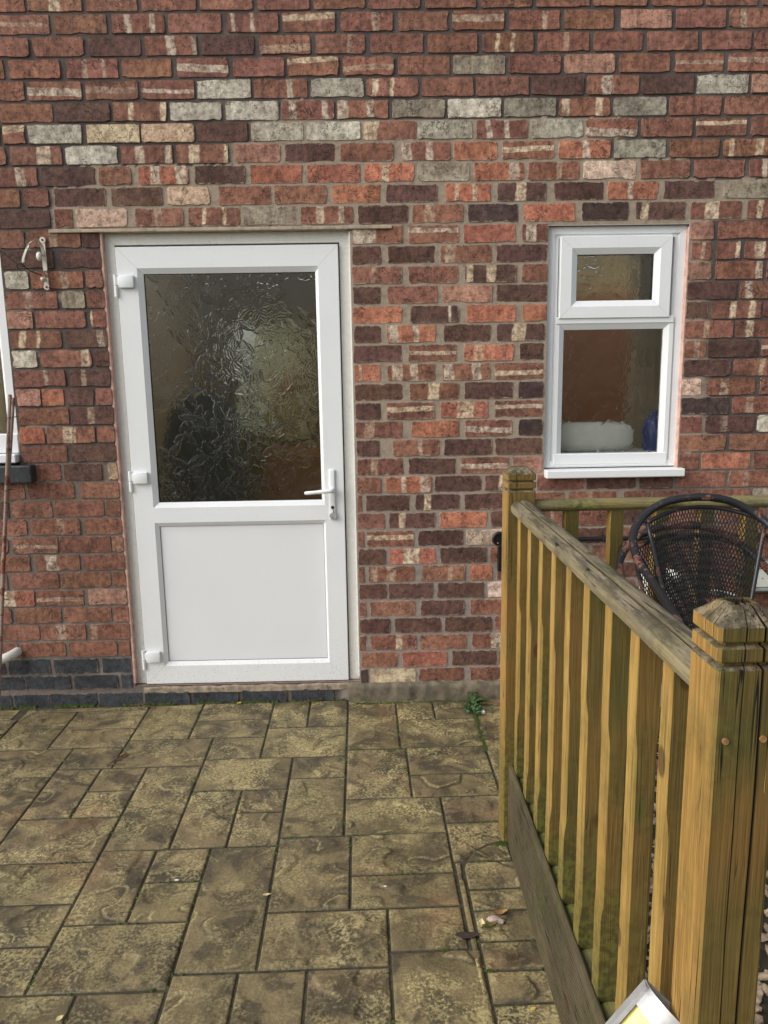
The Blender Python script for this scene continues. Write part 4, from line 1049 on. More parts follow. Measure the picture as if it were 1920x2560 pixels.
# ------------------------------------------------------------------ timber balustrades
def make_post(parent, x0, x1, y0, y1, zb, cracks_front=(), cracks_left=(), hole=False, seed=0, dz=0.0):
    w, d = x1 - x0, y1 - y0
    cr = .004
    def side(n, cracks):
        t = [(i + .5) / n for i in range(n)]
        pts = [(a, 0, 0) for a in t if all(abs(a - c) > cw * 2.6 for c, cw, z0, z1 in cracks)]
        for i, (c, cw, z0, z1) in enumerate(cracks): pts += [(c - cw * 1.7, 0, -i - 1), (c - cw, 0, i + 1), (c, 1, i + 1), (c + cw, 0, i + 1), (c + cw * 1.7, 0, -i - 1)]
        return sorted(pts)
    F_, Lf = side(9, cracks_front), side(7, cracks_left)
    prof = [(zb, 0), (.10, 0)] + [(.10 + (1.158 - .10) * i / 34, 0) for i in range(1, 35)]
    prof += [(1.160, .0), (1.1635, .0025), (1.165, .0075), (1.1685, .0075), (1.170, .0012), (1.172, 0), (1.187, 0), (1.1885, .0025), (1.190, .0075), (1.1935, .0075), (1.195, .0012), (1.197, 0), (1.213, 0), (1.2155, .003), (1.224, .012), (1.2325, .020)]
    prof = [(z + dz * (z > .5), i) for z, i in prof]
    rings = []; cm = []
    for z, ins in prof:
        X0, X1, Y0, Y1 = x0 + ins, x1 - ins, y0 + ins, y1 - ins
        r = []; dk = {}
        def crackd(cracks, idx):
            if not idx: return 0, 0
            c, cw, z0, z1 = cracks[abs(idx) - 1]
            on = min(1, max(0, (z - z0) / .05)) * min(1, max(0, (z1 - z) / .04)) if z < 1.2 else (1 if z1 > 1.2 else 0)
            return on, .035 * n1(z * 4 + c * 20, seed + c * 9)
        r.append((X0 + cr, Y0, z)) 
        for t, deep, idx in F_:
            on, sh = crackd(cracks_front, idx)
            dk[len(r)] = (1.0 if deep else .9) * on if idx > 0 else 0
            r.append((X0 + (X1 - X0) * min(.97, max(.03, t + sh)), Y0 + .010 * deep * on + .0006 * n1(t * 9, z * 3 + seed), z))
        r += [(X1 - cr, Y0, z), (X1, Y0 + cr, z)]
        r += [(X1, Y0 + (Y1 - Y0) * (k + .5) / 3, z) for k in range(3)] + [(X1, Y1 - cr, z), (X1 - cr, Y1, z)]
        r += [(X1 - (X1 - X0) * (k + .5) / 3, Y1, z) for k in range(3)] + [(X0 + cr, Y1, z), (X0, Y1 - cr, z)]
        for t, deep, idx in reversed(Lf):
            on, sh = crackd(cracks_left, idx)
            dk[len(r)] = (1.0 if deep else .9) * on if idx > 0 else 0
            r.append((X0 + .008 * deep * on + .0006 * n1(t * 9 + 4, z * 3 + seed), Y0 + (Y1 - Y0) * min(.97, max(.03, t + sh)), z))
        r.append((X0, Y0 + cr, z))
        rings.append(r); cm += [dk.get(i, 0) for i in range(len(r))]
    bm = bmesh.new()
    if hole:
        cx, cy = (x0 + x1) / 2, (y0 + y1) / 2
        def hr(k, z): return [(cx + (p[0] - cx) * k * (1 + .35 * n1(i * .9, 3.3)), cy + (p[1] - cy) * k * (1 + .35 * n1(i * .8, 7.3)), z) for i, p in enumerate(rings[-1])]
        rings += [hr(.74, 1.2345 + dz), hr(.66, 1.231 + dz), hr(.60, 1.200 + dz), hr(.30, 1.192 + dz)]; nr_ = len(rings[0]); cm += [.5] * nr_ + [1] * (3 * nr_)
    loft(bm, rings)
    # rough weathered end grain on the slopes of the cap
    for v in bm.verts:
        if v.co.z > 1.216 + dz: v.co.z += .0012 * n1(v.co.x * 160, v.co.y * 160) + .001 * n1(v.co.x * 420, v.co.y * 60)
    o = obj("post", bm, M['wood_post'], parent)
    smooth_by_angle(o, 28)
    pattr(o.data, 'crack_and_shade', [(c, c, c, 1) for c in cm])
    return o

def sweep_mask(o, mask):
    n = len(o.data.vertices) // len(mask)
    pattr(o.data, 'crack_and_shade', [(c, c, c, 1) for c in list(mask) * n])

def sweep_y(profile, y0, y1, step=.03, jit=.0006, seed=0):
    n = int(abs(y1 - y0) / step) + 1; rings = []
    for i in range(n + 1):
        y = y0 + (y1 - y0) * i / n
        rings.append([(x + jit * n1(y * 5, x * 90 + seed), y, z + jit * n1(y * 4 + 7, x * 70 + seed)) for x, z in profile])
    bm = bmesh.new(); loft(bm, rings); bmesh.ops.recalc_face_normals(bm, faces=bm.faces[:])
    return bm

def make_spindle(bm, cx, cy, z0, z1, s, ca, cb, c=.0060):
    rings = []
    zs = [(z0, .0012), (ca - .03, .0012), (ca - .014, .0030), (ca, .0050), (ca + .015, c), (cb - .015, c), (cb, .0050), (cb + .014, .0030), (cb + .03, .0012), (z1, .0012)]
    zs = [q for q in zs if z0 <= q[0] <= z1]
    h = s / 2
    for z, k in zs:
        rings.append([(cx - h + k, cy - h, z), (cx + h - k, cy - h, z), (cx + h, cy - h + k, z), (cx + h, cy + h - k, z), (cx + h - k, cy + h, z), (cx - h + k, cy + h, z), (cx - h, cy + h - k, z), (cx - h, cy - h + k, z)])
    return loft(bm, rings)

def build_balustrade():
    t = empty("timber_balustrade", (.445, -1.82, 0))
    tag(t, "timber balustrade with weathered handrail running from the wall towards the viewer", "balustrade")
    p = make_post(t, .402, .489, -1.152, -1.065, -.01, cracks_front=((.62, .006, .35, .9),), seed=1)
    p = make_post(t, .402, .482, -2.566, -2.487, .0, cracks_front=((.40, .008, .35, 1.3), (.68, .018, .45, 1.3), (.83, .007, 1.02, 1.3)), cracks_left=((.22, .008, 1.19, 1.3), (.50, .008, 1.19, 1.3)), hole=True, seed=5, dz=0.001)
    prof = [(.416, 1.098), (.4135, 1.108), (.4150, 1.119), (.420, 1.1265), (.428, 1.1305), (.4360, 1.1322), (.4380, 1.1275), (.4412, 1.1275), (.4428, 1.1328), (.455, 1.1345), (.467, 1.1325), (.475, 1.127), (.4795, 1.118), (.480, 1.106), (.476, 1.096), (.466, 1.090), (.430, 1.090)]
    o = smooth_by_angle(obj("handrail", sweep_y(prof, -2.4875, -1.1515), M['wood_rail'], t), 40)
    sweep_mask(o, [.75 if abs(x - .4396) < .003 and z < 1.130 else 0 for x, z in prof])
    prof = [(.438, .205), (.437, .244), (.440, .254), (.447, .259), (.455, .2615), (.500, .2615), (.503, .259), (.503, .205)]
    smooth_by_angle(obj("bottom_rail", sweep_y(prof, -2.4875, -1.1515, seed=3), M['wood_low'], t), 40)
    # grooved deck board on edge as fascia
    pr = [(.4365, -.02), (.4365, .262), (.433, .272), (.428, .2755), (.4225, .2735), (.4195, .267)]
    z = .258; k = 0
    while z > -.015:
        pr += [(.4180, z), (.4180, z - .0062), (.4225, z - .0075), (.4225, z - .0100)]; z -= .0115
    pr += [(.4185, -.02)]
    o = obj("fascia_board", sweep_y(pr, -2.4875, -1.1525, step=.05, jit=.0008, seed=9), M['wood_fascia'], t)
    sweep_mask(o, [.72 if abs(x - .4225) < .0001 and z < .27 else 0 for x, z in pr])  # groove bottoms painted dark in place of the shadows they lack
    r = random.Random(8)
    for i in range(9):
        y = -1.1925 - .1445 * i
        bm = make_spindle(bmesh.new(), .4525 + r.uniform(-.001, .001), y - .0005, .262, 1.0895, .041, .40 + r.uniform(-.05, .09), .84 + r.uniform(-.05, .05))
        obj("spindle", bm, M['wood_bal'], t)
    # screw plugs on the near post
    for (sx, sz) in ((.4165, 1.073), (.462, 1.075)):
        obj("screw_plug", tube(bmesh.new(), [(sx, -2.5685, sz), (sx, -2.5655, sz)], .0042, 9), M['leaf_brown'], t)
    t2 = empty("timber_balustrade", (1.2, -1.11, 0))
    tag(t2, "timber balustrade parallel to the wall below the small window", "balustrade")
    prof = [(-1.142, 1.104), (-1.145, 1.112), (-1.142, 1.121), (-1.134, 1.128), (-1.110, 1.131), (-1.088, 1.127), (-1.080, 1.116), (-1.083, 1.103), (-1.092, 1.096), (-1.133, 1.096)]
    rings = [[(x, y + .0006 * n1(x * 5, z * 40), z + .0006 * n1(x * 4, y * 90)) for y, z in prof] for x in [.4895 + i * .06 for i in range(36)]]
    bm = loft(bmesh.new(), rings); bmesh.ops.recalc_face_normals(bm, faces=bm.faces[:])
    smooth_by_angle(obj("handrail", bm, M['wood_railx'], t2), 40)
    obj("bottom_rail", nbox(.4895, 2.59, -1.135, -1.09, .215, .261, .004), M['wood_railx'], t2)
    for i in range(13):
        x = .606 + .1385 * i
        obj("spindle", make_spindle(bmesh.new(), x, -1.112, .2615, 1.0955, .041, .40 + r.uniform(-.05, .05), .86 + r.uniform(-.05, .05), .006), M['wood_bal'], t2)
    make_post(t2, 2.59, 2.677, -1.152, -1.065, .10, seed=3)
build_balustrade()

# ------------------------------------------------------------------ stacked mesh chairs
def build_chair(name):
    """local coords as at its place in the stack; faces -Y"""
    t = empty(name, (.93, -1.45, .12))
    cx = .925
    half = [(0, -1.280, 1.157), (-.077, -1.280, 1.148), (-.127, -1.285, 1.128), (-.166, -1.300, 1.102), (-.197, -1.33, 1.071), (-.212, -1.37, 1.047), (-.221, -1.43, 1.021), (-.220, -1.48, 1.002), (-.218, -1.54, .984), (-.217, -1.60, .966), (-.218, -1.66, .951), (-.220, -1.72, .934), (-.222, -1.765, .905), (-.223, -1.785, .860), (-.224, -1.80, .60), (-.226, -1.815, .11)]
    L = [(cx + a, y, z) for a, y, z in half]
    Rr = [(cx - a, y, z) for a, y, z in half[1:]]
    obj("hoop_frame", tube(bmesh.new(), spline(Rr[::-1] + L, 4), .0115, 12), M['black_metal'], t, True)
    # fan-shaped expanded-metal back, dished
    def B(u, v):            # u -1..1 across, v 0 bottom .. 1 top
        hw = .068 + .100 * v
        y = -1.425 + .15 * v - .030 * (1 - u * u) * -1 * .6
        z = .650 + .440 * v + .034 * (1 - u * u) * v
        return Vector((cx - .012 + .027 * v + hw * u, y - .035 * u * u, z))
    # strands
    nu, nv = 36, 42
    V = []; F = []
    def ribbon(p, q, n, wd=.0011):
        d = (q - p).normalized(); s = d.cross(n).normalized() * wd; th = n * .0009
        b = len(V)
        for e in (p, q): V.extend([tuple(e - s - th), tuple(e + s - th), tuple(e + s + th), tuple(e - s + th)])
        F.extend([(b, b + 1, b + 5, b + 4), (b + 1, b + 2, b + 6, b + 5), (b + 2, b + 3, b + 7, b + 6), (b + 3, b, b + 4, b + 7)])
    nn = Vector((0, -.95, .3)).normalized()
    for j in range(nv):
        for i in range(nu):
            o_ = (j % 2) * .5
            c = lambda i_, j_: B(max(-1, min(1, -1 + 2 * (i_) / nu)), j_ / nv)
            ribbon(c(i + o_, j), c(i + .5 + o_ - (1 if o_ else 0), j + 1), nn) if (i + o_) <= nu else None
            ribbon(c(i + o_, j), c(i + o_ + (.5 if not o_ else .5), j + 1), nn)
            if not o_: ribbon(c(i, j), c(i - .5, j + 1), nn)
    obj("mesh_back", (V, [], F), M['mesh_metal'], t)
    edge = [B(-1, v / 10) for v in range(0, 11)]
    bm = tube(bmesh.new(), edge, .0065, 8); tube(bm, [B(1, v / 10) for v in range(0, 11)], .0065, 8)
    tube(bm, [B(u / 10, 1.0) for u in range(-10, 11)], .0060, 8)
    tube(bm, [B(-1, 1), Vector((cx - .166, -1.302, 1.102))], .005, 8); tube(bm, [B(1, 1), Vector((cx + .166, -1.302, 1.102))], .005, 8)
    obj("back_frame", bm, M['black_metal'], t, True)
    # seat: rounded ring, mesh pan and cross straps
    ring = [(cx + .20 * math.cos(a * math.pi / 16), -1.60 + .19 * math.sin(a * math.pi / 16), .60) for a in range(33)]
    obj("seat_frame", tube(bmesh.new(), ring, .009, 8, False), M['black_metal'], t, True)
    V = []; F = []
    for k in range(-26, 27):
        for sgn in (1, -1):
            pts = []
            for q in range(-26, 27):
                x, y = q * .0077, (k * .0142 + sgn * q * .0077 * .6)
                if (x / .20) ** 2 + (y / .19) ** 2 < .98: pts.append(Vector((cx + x, -1.60 + y, .592)))
            for a, b in zip(pts, pts[1:]): ribbon(a, b, Vector((0, 0, 1)))
    obj("seat_mesh", (V, [], F), M['mesh_metal'], t)
    for s in (-1, 1):
        obj("leg", tube(bmesh.new(), spline([(cx + s * .15, -1.46, .60), (cx + s * .19, -1.40, .40), (cx + s * .225, -1.335, .112)], 4), .0105, 10), M['black_metal'], t, True)
    return t

ch1 = build_chair("mesh_chair")
tag(ch1, "black rusting mesh-back metal chair on top of the stack behind the balustrade", "chair", "stacked metal chairs")
ch2 = build_chair("mesh_chair")
tag(ch2, "lower rust-topped mesh-back chair showing through the back of the upper chair", "chair", "stacked metal chairs")
ch2.location = (ch2.location.x - .006, ch2.location.y + .085, ch2.location.z - .098)
for c in list(ch2.children):
    if c.name.startswith("leg") or c.name.startswith("hoop"):
        for v in c.data.vertices:
            if v.co.z < .3: v.co.z += .098
# the upper chair stands on the pebbles through the lower one's frame
def fix_hoop2():
    for c in ch2.children:
        if c.name.startswith("hoop"): c.data.materials[0] = M['rusty_tube']
M['rusty_tube'] = mat_painted_rust("rusting_black_tube", S(38, 36, 37), 0.95, 0.4)
fix_hoop2()

# white plastic tub behind the chairs
bm = bmesh.new()
ring = lambda r, z, n=24: [(1.105 + r * math.cos(2 * math.pi * a / n), -.56 + r * math.sin(2 * math.pi * a / n), z) for a in range(n)]
loft(bm, [ring(.055, .112), ring(.060, .2), ring(.074, .72), ring(.082, .725), ring(.082, .742), ring(.074, .744), ring(.068, .73), ring(.055, .14)], True, True, True)
o = obj("plastic_tub", bm, M['white_plastic'], smooth=True); smooth_by_angle(o, 40); tag(o, "white plastic tub standing behind the stacked chairs", "tub")
bm = tube(bmesh.new(), spline([(1.17, -.5, .11), (1.175, -.5, .45), (1.197, -.5, .581), (1.246, -.5, .636), (1.323, -.5, .645), (1.422, -.5, .631), (1.50, -.5, .54), (1.52, -.5, .11)], 5), .0065, 8)
o = obj("garden_hoop", bm, M["white_plastic"], smooth=True); tag(o, "thin white hoop standing in the pebbles behind the chairs", "hoop")

# ------------------------------------------------------------------ fittings on the wall
def build_hook():
    t = empty("line_hook", (-1.38, -.01, 1.9)); tag(t, "white rusting clothes-line hook bracket screwed to the brickwork left of the door", "hook")
    bm = nbox(-1.388, -1.370, -.0150, -.0115, 1.902, 2.098, .0012)
    tube(bm, [(-1.379, -.0175, 2.098), (-1.379, -.0115, 2.098)], .0125, 14); tube(bm, [(-1.379, -.0175, 1.906), (-1.379, -.0115, 1.906)], .0125, 14)
    obj("back_plate", bm, M['white_rust'], t)
    path = spline([(-1.379, -.016, 2.035), (-1.379, -.030, 2.070), (-1.386, -.055, 2.088), (-1.400, -.080, 2.080), (-1.414, -.095, 2.050), (-1.428, -.100, 2.015), (-1.432, -.100, 1.995)], 5)
    bm = bmesh.new(); rings = []
    for p in path: rings.append([(p.x - .0055, p.y - .004, p.z - .002), (p.x + .0055, p.y - .004, p.z + .002), (p.x + .0055, p.y + .002, p.z + .002), (p.x - .0055, p.y + .002, p.z - .002)])
    loft(bm, rings); bmesh.ops.recalc_face_normals(bm, faces=bm.faces[:]); obj("hook_arm", bm, M['white_rust'], t)
    bm = blob(bmesh.new(), (-1.392, -.032, 2.030), (.012, .012, .018), .1, 12, 8); obj("knob", bm, M['white_plastic'], t, True)
    bm = tube(bmesh.new(), [(-1.388, -.012, 1.938), (-1.388, -.032, 1.938)], .008, 10); obj("spigot", bm, M['white_rust'], t, True)
    for p in ((-1.379, 2.098), (-1.379, 1.906)):
        obj("screw", tube(bmesh.new(), [(p[0], -.0195, p[1]), (p[0], -.017, p[1])], .0048, 10), M['keyhole'], t)
build_hook()
bm = tube(bmesh.new(), spline([(-1.95, -.10, 2.31), (-1.75, -.10, 2.185), (-1.56, -.10, 2.075), (-1.47, -.10, 2.000), (-1.438, -.10, 1.987), (-1.43, -.095, 1.972), (-1.452, -.09, 1.965), (-1.462, -.095, 1.985), (-1.44, -.105, 1.995), (-1.425, -.10, 1.975), (-1.41, -.07, 1.962), (-1.388, -.03, 1.952)], 5), .0024, 6)
o = obj("washing_line", bm, M['cable'], smooth=True); tag(o, "thin black washing line knotted on the wall hook", "cable")
bm = tube(bmesh.new(), [(-1.437 + .024 * math.cos(a * .3927), -.098 + .006 * math.sin(a * .8), 1.958 + .022 * math.sin(a * .3927)) for a in range(17)], .0011, 5)
o = obj("wire_ring", bm, M['keyhole'], smooth=True); tag(o, "small loop of thin wire hanging from the wall hook", "wire")

# leaning rusty rods tied with wire
def rod(a, b, r, label):
    a, b = Vector(a), Vector(b); pts = [a.lerp(b, i / 14) + Vector((.0015 * n1(i * .7, r * 900), 0, 0)) for i in range(15)]
    t = empty("steel_rod", tuple(a)); tag(t, label, "rod", "rusty rods leaning by the window")
    obj("shaft", tube(bmesh.new(), pts, r, 12), M['rusty'], t, True)
    return t
r1 = rod((-1.652, -.300, -.004), (-1.556, -.068, 1.456), .0078, "taller of the two rusty rods leaning beside the left window")
obj("end_cap", tube(bmesh.new(), [(-1.6525, -.301, -.003), (-1.650, -.295, .028)], .0095, 12), M['twig'], r1, True)
r2 = rod((-1.690, -.268, -.003), (-1.541, -.070, 1.443), .0070, "shorter of the two rusty rods leaning beside the left window")
for i, (tz) in enumerate((1.36, 1.05, .58, .19)):
    f = tz / 1.45; c = Vector((-1.652, -.300, 0)).lerp(Vector((-1.556, -.068, 1.456)), f); d = Vector((-1.690, -.268, 0)).lerp(Vector((-1.541, -.070, 1.443)), f)
    m_ = (c + d) / 2; rx = (c - d).length / 2 + .012
    pts = [(m_.x + rx * math.cos(a * .5236), m_.y + .013 * math.sin(a * .5236), tz + .002 * math.sin(a * 1.3)) for a in range(13)]
    bm = tube(bmesh.new(), pts, .0013, 5); tube(bm, [pts[0], (pts[0][0] + .016, pts[0][1] - .004, tz + .004)], .0012, 5)
    obj("tie_wire", bm, M['keyhole'], r1, True)

bm = tube(bmesh.new(), spline([(-1.672, .01, .272), (-1.678, -.030, .270), (-1.705, -.060, .262), (-1.76, -.075, .245), (-1.85, -.080, .225)], 5), .0215, 16)
o = obj("waste_pipe", bm, M['white_plastic'], smooth=True); tag(o, "white plastic waste pipe leaving the brickwork low at the left edge", "pipe")

def build_stopcock():
    t = empty("pipe_cap", (.575, -.02, .61)); tag(t, "round black cap with a hanging lever on the wall left of the fence post", "cap")
    bm = bmesh.new()
    loft(bm, [[(.572 + r * math.cos(a * .2618), y, .769 + r * math.sin(a * .2618)) for a in range(24)] for r, y in ((.033, .0), (.034, -.018), (.030, -.023), (.026, -.0235), (.0245, -.016))]); bmesh.ops.recalc_face_normals(bm, faces=bm.faces[:])
    smooth_by_angle(obj("round_cap", bm, M['black_plastic'], t), 40)
    bm = nbox(.5640, .5850, -.028, -.006, .618, .742, .004, 2); box(bm, .5605, .5885, -.022, -.004, .676, .700, .002)
    obj("lever", bm, M['black_plastic'], t)
    obj("screw", tube(bmesh.new(), [(.563, -.0255, .752), (.563, -.022, .752)], .003, 8), M['steel'], t)
build_stopcock()
bm = tube(bmesh.new(), [(.78 + i * .12, -.022, .7625 + .002 * n1(i * .8, 2)) for i in range(15)], .0095, 12)
o = obj("conduit", bm, M['black_plastic'], smooth=True); tag(o, "black conduit pipe running along the wall behind the back balustrade", "pipe")
for cxp in (1.05, 1.55, 2.1): obj("pipe_clip", nbox(cxp - .006, cxp + .006, -.034, .0, .750, .776, .003), M['black_plastic'], o)

def build_socket():
    t = empty("socket_box", (1.77, -.01, .50)); tag(t, "grey weatherproof socket box on the wall at the right edge", "socket")
    obj("housing", nbox(1.725, 1.865, -.050, .004, .500, .640, .010, 2), M['grey_plastic'], t)
    obj("lid_rim", mitred(1.733, 1.857, .512, .628, [(0, -.050), (0, -.060), (.010, -.060), (.012, -.052)], 0), M['grey_plastic'], t)
    obj("face_plate", nbox(1.748, 1.842, -.0565, -.0505, .527, .613, .003), M['white_plastic'], t)
    bm = bmesh.new()
    for x in (1.775, 1.815): tube(bm, [(x, -.0585, .57), (x, -.0560, .57)], .0022, 8)
    obj("screw", bm, M['keyhole'], t)
build_socket()

# ------------------------------------------------------------------ lamp fixed by the near post
def build_lamp():
    C0 = Vector((0, CAM_Y, CAM_Z))
    top = Vector((.384, -2.478, .622))                       # middle of its upper end
    ax = Vector((-.66, -.10, -.745)).normalized()            # runs down and to the left
    face = Vector((-.05, -.86, .50)); face = (face - ax * face.dot(ax)).normalized()
    side = ax.cross(face).normalized()
    if side.x < 0: side = -side
    top = top + side * .022
    L, hw = .19, .050
    t = empty("bulkhead_lamp", tuple(top + ax * L)); tag(t, "silver-rimmed lamp with ribbed cream diffuser beside the foot of the near post", "lamp")
    P = lambda s, f, a: top + side * s + face * f + ax * a
    # ribbed half-round diffuser
    n = 64; rings = []
    for a in (.008, L - .004):
        rings.append([])
        for i in range(n + 1):
            th = math.pi * i / n; r = 1 + (.018 if i % 2 else 0)
            rings[-1].append(P(-(hw - .007) * math.cos(th) * r, .006 + .030 * math.sin(th) * r, a))
    bm = bmesh.new(); loft(bm, rings, False, True, True); obj("diffuser", bm, M['diffuser'], t)
    # arched end straps and straight side rims
    def arch(a0, a1):
        rr = []
        for i in range(25):
            th = math.pi * i / 24
            q0 = (hw + .003, .043); q1 = (hw - .002, .039)
            rr.append([P(-q0[0] * math.cos(th), q0[1] * math.sin(th), a0), P(-q0[0] * math.cos(th), q0[1] * math.sin(th), a1), P(-q1[0] * math.cos(th), q1[1] * math.sin(th), a1), P(-q1[0] * math.cos(th), q1[1] * math.sin(th), a0)])
        b = loft(bmesh.new(), rr); bmesh.ops.recalc_face_normals(b, faces=b.faces[:]); return b
    smooth_by_angle(obj("end_strap", arch(-.022, .008), M['steel'], t), 40); smooth_by_angle(obj("end_strap", arch(L - .006, L + .02), M['steel'], t), 40)
    for s in (-1, 1):
        q = [(s * (hw - .002), -.004), (s * (hw + .004), -.004), (s * (hw + .004), .018), (s * (hw - .002), .018)]
        b = loft(bmesh.new(), [[P(x, f, a) for x, f in q] for a in (-.02, L + .018)]); bmesh.ops.recalc_face_normals(b, faces=b.faces[:]); obj("side_rim", b, M['steel'], t)
    q = [(-hw, -.012), (hw, -.012), (hw, -.003), (-hw, -.003)]
    b = loft(bmesh.new(), [[P(x, f, a) for x, f in q] for a in (-.02, L + .018)]); bmesh.ops.recalc_face_normals(b, faces=b.faces[:]); obj("back_plate", b, M['steel'], t)
    obj("bracket", tube(bmesh.new(), [P(.02, -.008, .05), (.425, -2.478, .585), (.43, -2.490, .58)], .006, 8), M['steel'], t)
    obj("screw", tube(bmesh.new(), [P(.0, .038, -.010), P(.0, .046, -.010)], .0035, 8), M['keyhole'], t)
build_lamp()

# ------------------------------------------------------------------ small things on the patio
def build_weed():
    t = empty("dandelion", (.441, -.105, 0)); tag(t, "green dandelion growing from the patio joint against the wall", "weed")
    rng = random.Random(5)
    for i in range(17):
        a = rng.uniform(0, 6.28); L = rng.uniform(.045, .10); lift = rng.uniform(.25, 1.1); n = 9
        V = []; F = []; d = Vector((math.cos(a), math.sin(a), 0)); s = Vector((-d.y, d.x, 0))
        for j in range(n + 1):
            u = j / n; w = .0085 * math.sin(math.pi * min(1, u * .9 + .08)) * (1.45 if j % 2 else .55) * (L / .1)
            c = Vector((.441, -.105, .004)) + d * L * u * math.cos(lift * (1 - .7 * u)) + Vector((0, 0, L * math.sin(lift) * (u - .62 * u * u * u)))
            V += [tuple(c - s * w + Vector((0, 0, .0015))), tuple(c), tuple(c + s * w + Vector((0, 0, .0015)))]
        for j in range(n):
            b = j * 3; F += [(b, b + 1, b + 4, b + 3), (b + 1, b + 2, b + 5, b + 4)]
        obj("leaf", (V, [], F), M['leaf'], t, True)
    t = empty("clover_plant", (.452, -.165, 0)); tag(t, "small dark clover plant just in front of the dandelion", "weed")
    for i in range(30):
        x, y = .450 + rng.gauss(0, .028), -.165 + rng.gauss(0, .022); z = rng.uniform(.008, .03); r = rng.uniform(.007, .011)
        bm = bmesh.new()
        for k in range(3):
            a = k * 2.094 + rng.uniform(0, 2); cxx, cyy = x + r * .8 * math.cos(a), y + r * .8 * math.sin(a)
            bm.faces.new([bm.verts.new((cxx + r * .75 * math.cos(q * .785), cyy + r * .75 * math.sin(q * .785), z + .003 * math.cos(q * .785 - a))) for q in range(8)])
        tube(bm, [(x, y, -.004), (x, y, z)], .0007, 4, False)
        obj("leaf", bm, M['clover'], t)
build_weed()

def build_moss():
    rng = random.Random(6); V = []; F = []
    def tuft(x, y, r, h):
        for k in range(5):
            a = rng.uniform(0, 6.28); d = rng.uniform(0, r); px, py = x + d * math.cos(a), y + d * math.sin(a); b = len(V); q = rng.uniform(.0022, .005)
            V.extend([(px - q, py - q * .6, -.004), (px + q, py - q * .6, -.004), (px, py + q, -.004), (px + rng.uniform(-q, q), py, h * rng.uniform(.4, 1))])
            F.extend([(b, b + 1, b + 3), (b + 1, b + 2, b + 3), (b + 2, b, b + 3)])
    for i in range(150):
        u = rng.random() ** 1.6; y = -.20 - .34 * u; tuft(.4385 - .0 * u + rng.gauss(0, .004) + .016 * -y * 0, y, .006, .009)
    for i in range(420):
        x = rng.uniform(-1.9, -.15); 
        if noise2(np.array([x * 6]), np.array([1.0]))[0] > -.1: tuft(x, -.006 - abs(rng.gauss(0, .007)), .006, .010)
    for i in range(160):
        x = rng.uniform(-.1, .45); tuft(x, -.050 - abs(rng.gauss(0, .004)), .005, .007)
    for (a0, a1, b0, b1) in SLABS:
        for k in range(int((a1 - a0 + b1 - b0) * 22)):
            if rng.random() < .5: aa, bb = rng.uniform(a0, min(a1, .43)), b0
            else: aa, bb = a0, rng.uniform(max(b0, -1.95), b1)
            if aa < -1.75 or bb < -1.95 or noise2(np.array([aa * 4]), np.array([bb * 4]))[0] < .05: continue
            tuft(aa - ROT * bb + rng.gauss(0, .0015), bb + ROT * aa + rng.gauss(0, .0015), .0035, .0025)
    for i in range(70): tuft(.402 + rng.gauss(0, .01), -1.16 + rng.gauss(0, .006), .005, .008)
    o = obj("moss", (V, [], F), M['moss']); tag(o, "low moss along the foot of the wall and in the joints", "moss", kind='stuff')
build_moss()

def leaf(name, x, y, L, W, rot, curl, mat, label, zoff=.002, cat="leaf", seed=1):
    n, m = 10, 6; V = []; F = []; ca, sa = math.cos(rot), math.sin(rot)
    for i in range(n + 1):
        u = i / n; w = W * math.sin(math.pi * min(.99, max(.03, u)) ** .85)
        for j in range(m + 1):
            v = (j / m - .5); px = (u - .5) * L; py = v * w
            pz = zoff + curl * L * ((2 * u - 1) ** 2) * .6 + abs(v) * w * curl * 1.4 + .0016 * n1(u * 6 + seed, v * 6)
            V.append((x + px * ca - py * sa, y + px * sa + py * ca, pz))
    for i in range(n):
        for j in range(m): a = i * (m + 1) + j; F.append((a, a + 1, a + m + 2, a + m + 1))
    o = obj(name, (V, [], F), mat, None, True)
    md = o.modifiers.new("thickness", 'SOLIDIFY'); md.thickness = .0006
    tag(o, label, cat); return o
leaf("fallen_leaf", -.649, -.030, .024, .012, .5, .12, M['leaf_yellow'], "tiny yellow leaf on the patio under the middle of the door", .006, seed=2)
leaf("fallen_leaf", -.337, -1.384, .026, .010, .15, .15, M['leaf_pale'], "small cream leaf lying across a joint in mid patio", .004, seed=3)
leaf("fallen_leaf", .278, -1.532, .036, .024, 1.35, .35, M['leaf_pale'], "pale cream folded leaf half of a curled leaf pair", .004, seed=4)
leaf("fallen_leaf", .302, -1.536, .052, .016, .35, .25, M['leaf_olive'], "olive curled leaf beside the pale folded one", .005, seed=5)
leaf("fallen_leaf", .338, -1.490, .050, .018, .25, .30, M['leaf_brown'], "tan crinkled leaf nearest the balustrade", .006, seed=6)
leaf("fallen_leaf", .236, -1.572, .072, .024, .03, .10, M['leaf_dark'], "dark rotten leaf flat on the patio left of the pale leaf", .004, seed=7)
leaf("fallen_leaf", -.776, -1.811, .020, .014, .9, .15, M['leaf_pale'], "pale greenish leaf near the bottom edge at left", .004, seed=8)
leaf("fallen_leaf", .363, -1.820, .014, .010, .2, .1, M['leaf_yellow'], "tiny green-yellow leaf by the fascia board at the bottom", .004, seed=9)
leaf("fallen_leaf", -.889, -1.470, .020, .010, .8, .3, M['leaf_brown'], "small brown leaf in the joint at left", .004, seed=10)
leaf("fallen_leaf", -1.038, -.506, .030, .020, .6, .15, M['leaf_brown'], "dull brown leaf beside the twig debris at upper left of the patio", .004, seed=11)
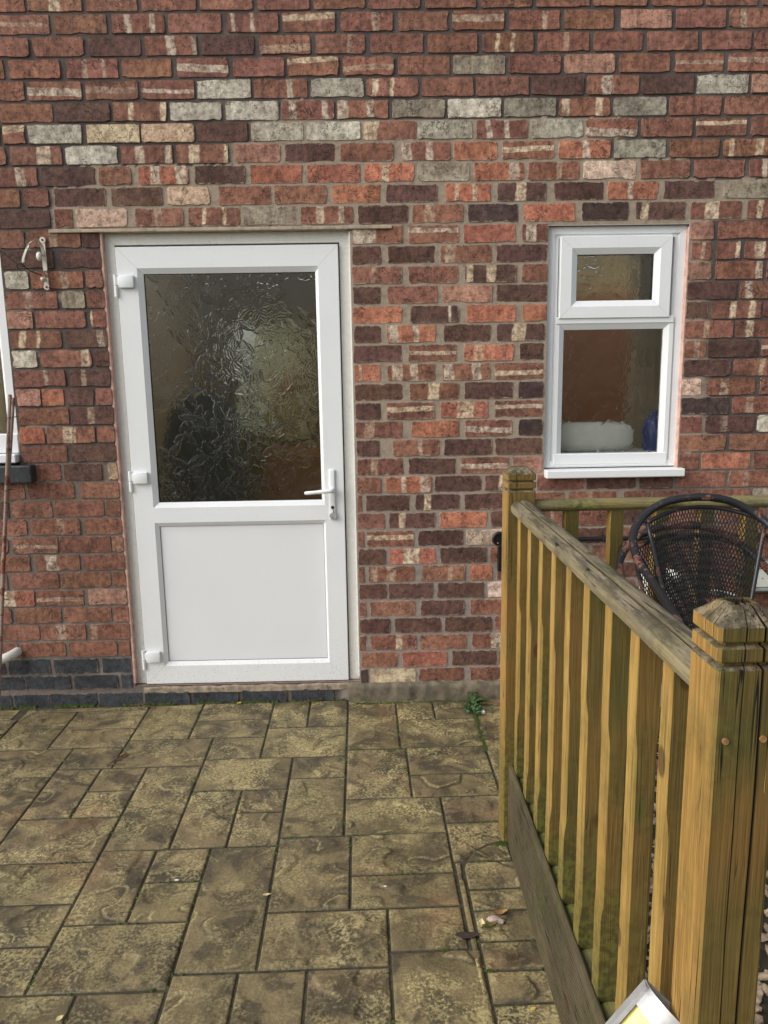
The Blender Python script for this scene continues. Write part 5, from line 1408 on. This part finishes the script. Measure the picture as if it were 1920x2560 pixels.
bm = blob(bmesh.new(), (.316, -1.512, .006), (.020, .011, .007), 0, 14, 8, .5, 3); blob(bm, (.333, -1.522, .005), (.012, .009, .006), 0, 12, 8, .6, 8)
o = obj("fungus", bm, M['frass']); tag(o, "pinkish crumbly lump between the curled leaves", "fungus")
def twig(paths, label):
    bm = bmesh.new()
    for p, r in paths: tube(bm, spline(p, 4), r, 6)
    o = obj("twig", bm, M['twig'], smooth=True); tag(o, label, "twig")
twig([([(-.372, -.058, .004), (-.335, -.040, .012), (-.300, -.026, .010), (-.258, -.010, .012)], .0022), ([(-.335, -.040, .012), (-.345, -.060, .006)], .0015), ([(-.318, -.034, .011), (-.325, -.014, .014), (-.33, -.006, .012)], .0016)], "brown forked twig at the foot of the wall right of the yellow leaf")
twig([([(-1.075, -.585, .004), (-1.058, -.55, .007), (-1.045, -.52, .006), (-1.03, -.498, .009)], .003), ([(-1.085, -.583, .005), (-1.05, -.586, .006), (-1.01, -.580, .004)], .002), ([(-1.058, -.55, .007), (-1.04, -.545, .004)], .0025)], "dark twig debris lying in the patio joint at upper left")
twig([([(-1.17, -.05, .004), (-1.12, -.045, .018), (-1.08, -.05, .012), (-1.03, -.056, .005)], .0016), ([(-1.15, -.03, .05), (-1.10, -.045, .02), (-1.06, -.04, .03)], .0012), ([(-1.12, -.045, .018), (-1.095, -.06, .004)], .0012)], "dry stalks at the left foot of the door frame")
rng = random.Random(12)
o = obj("white_pebble", blob(bmesh.new(), (.478, -.188, .007), (.011, .008, .009), .1, 12, 8, .2, 1), M['chip'], smooth=True); tag(o, "single white pebble beside the clover", "pebble")
o = obj("paint_flake", blob(bmesh.new(), (.015, -1.359, .003), (.006, .003, .0022), .1, 8, 6, .4, 1), M['chip']); tag(o, "tiny white flake on the middle of the patio", "flake")
o = obj("paint_flake", blob(bmesh.new(), (-.623, -1.305, .003), (.007, .003, .0022), .1, 8, 6, .4, 4), M['chip']); tag(o, "tiny white flake on a joint in the left half of the patio", "flake")
